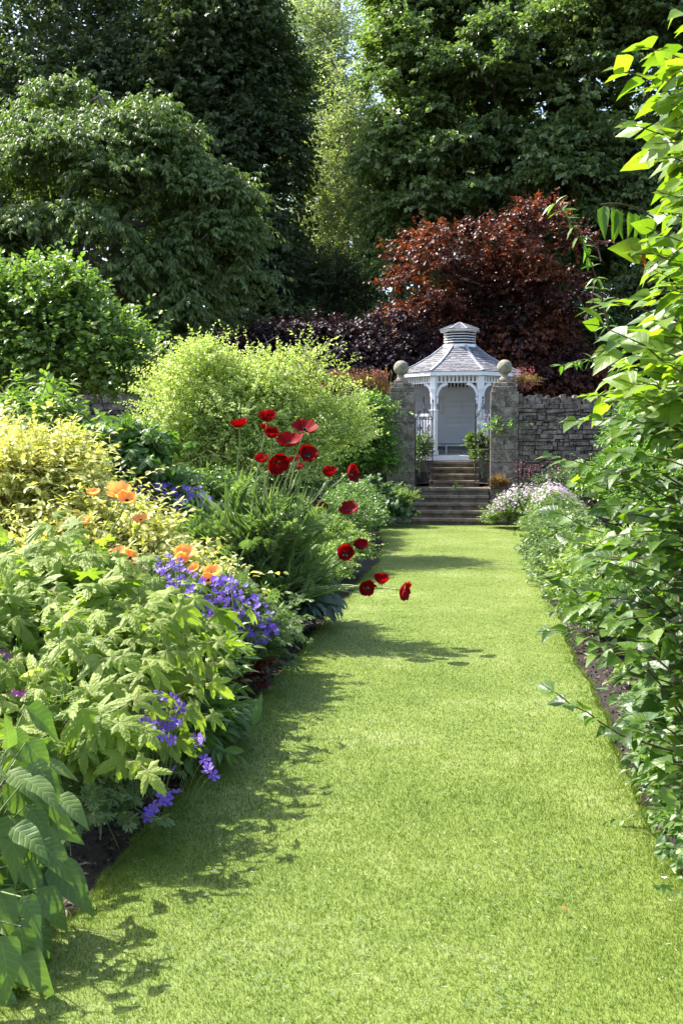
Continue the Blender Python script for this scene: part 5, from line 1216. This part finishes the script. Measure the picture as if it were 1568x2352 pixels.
    # thin bare twigs
    for (x0, y0, x1, y1) in ((1370,780,1325,680),(1345,735,1365,650),(1380,600,1270,465)): limb(rg, mt, at(x0, y0, 3.9), at(x1, y1, 3.9), .003, .0015, .15, 8, 4, .02)
    mt.build('branch', M_TWIG, t, smooth=True)
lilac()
# arching shoot in front of the copper tree
t = thing('climber_shoot', 'thin arching shoot with small leaf clusters in front of the copper tree', 'plant stem', (1.9, 6.0, 0)); mb = MB(); ml = MB(); rg = np.random.default_rng(93)
root = np.array([1.9, 6.0, 0]); a = at(1400, 780, 5.2); c = at(1370, 600, 5.0); e = at(1275, 468, 5.0)
s = np.linspace(0, 1, 14)[:, None]; p1 = (1-s)**2*a + 2*s*(1-s)*(c+np.array([0,0,.05])) + s**2*e; mb.tubes(p1[None], (.0045-.003*s[:, 0])[None], 5); s = np.linspace(0, 1, 8)[:, None]; mb.tubes(((1-s)*root+s*a)[None], .006, 5)
a2 = at(1450, 850, 5.4); e2 = at(1290, 840, 5.2); p2 = (1-s)*a2+s*e2; p2[:, 2] += .04*np.sin(s[:, 0]*PI); mb.tubes(p2[None], .003, 5); mb.tubes(((1-s)*root+s*a2)[None], .005, 5)
for p in list(p1)+list(p2):
    k = rg.integers(3, 6); ml.inst(T_OVN, [p]*k, np.stack([rg.normal(size=k), rg.normal(size=k)*.5, rg.normal(size=k)*.5-.1], 1), (0, -.3, 1), rg.uniform(.04, .075, k), rg.random(k))
mb.build('stem', M_TWIG, t); ml.build('foliage', L_SMALLR, t)
# ---- plants inside the gateway
shrub('lush_weed', 'green weeds growing beside the upper steps behind the left gate leaf', 'plant', (-1.25, 26.0, .9), lob(60, ((-1.22, 26.0, 1.35), (.2, .4, .5), 14, .14),), L_HERB, M_GSTEM, 260, .2, 8, T_OVN, .07, 160, stems=8, up=.9)
shrub('geranium_bush', 'pale flowering green bush beside the upper steps behind the right gate leaf', 'plant', (.15, 26.2, .9), lob(61, ((.12, 26.2, 1.35), (.24, .4, .55), 16, .15), ((0.0, 26.1, 1.7), (.15, .2, .2), 4, .1)), L_LIGHT, M_GSTEM, 420, .16, 8, [T_OVW, T_CUT7], .06, 161, stems=8, up=.7)
shrub('step_weed', 'tiny bright green weed rooted on the edge of the topmost lower step', 'plant', (-.38, 24.9, .72), (np.array([[-.38, 24.92, .74], [-.46, 24.92, .73]]), np.array([.05, .04])), L_LIGHT, M_GSTEM, 14, .06, 5, T_OVW, .05, 162, stems=2, stem_r=.002)
shrub('climbing_rose', 'thin climbing rose stem with a few leaves crossing the right gate pier', 'climber', (1.3, 24.4, -.04), (np.array([at(1130, 985, 24.55), at(1160, 1000, 24.55), at(1180, 985, 24.55), at(1145, 975, 24.55)]), np.full(4, .12)), L_SMALLR, M_TWIG, 26, .2, 6, T_OV, .075, 163, stems=4, stem_r=.006, up=.1)
# ---- small litter on the lawn
lf = [(1305,1972),(1325,2010),(985,2245),(1108,2070)]
rg = np.random.default_rng(12)
for i, (px, py) in enumerate(((1525,2018),(1312,1975),(1285,2082))):
    s_ = (py-1027)/CAM_H; Y = F_PX/s_*1.0; p = at(px, py, 1.0); dvec = p-np.array([0,0,CAM_H]); tpar = (0.03-CAM_H)/dvec[2]; p = np.array([0,0,CAM_H])+dvec*tpar
    mb = MB(); mb.inst(t_grid(4, 4, .6, .6, .3, .3, .05), [p], [(rg.normal(), rg.normal(), .1)], (0, 0, 1), .035, [.8])
    lab = ['pale fallen petal on the lawn near the right edge, largest of the three', 'greenish fallen leaf on the lawn, a little left of the pale petal', 'tiny curled fallen leaf on the lawn, nearest to the camera of the three'][i]
    tag(mb.build('fallen_leaf', [P_WHITE, L_LIME, L_RUSTY][i], smooth=True), lab, 'fallen leaf')
mb = MB(); mb.inst(t_flower5(9, .1, .3), [np.array([-.95, 4.02, .035])], [(0,1,0)], (0,-.2,1), .012, [.5]); tag(mb.build('daisy_flower', P_WHITE), 'tiny white daisy in the shaded near part of the lawn', 'flower')
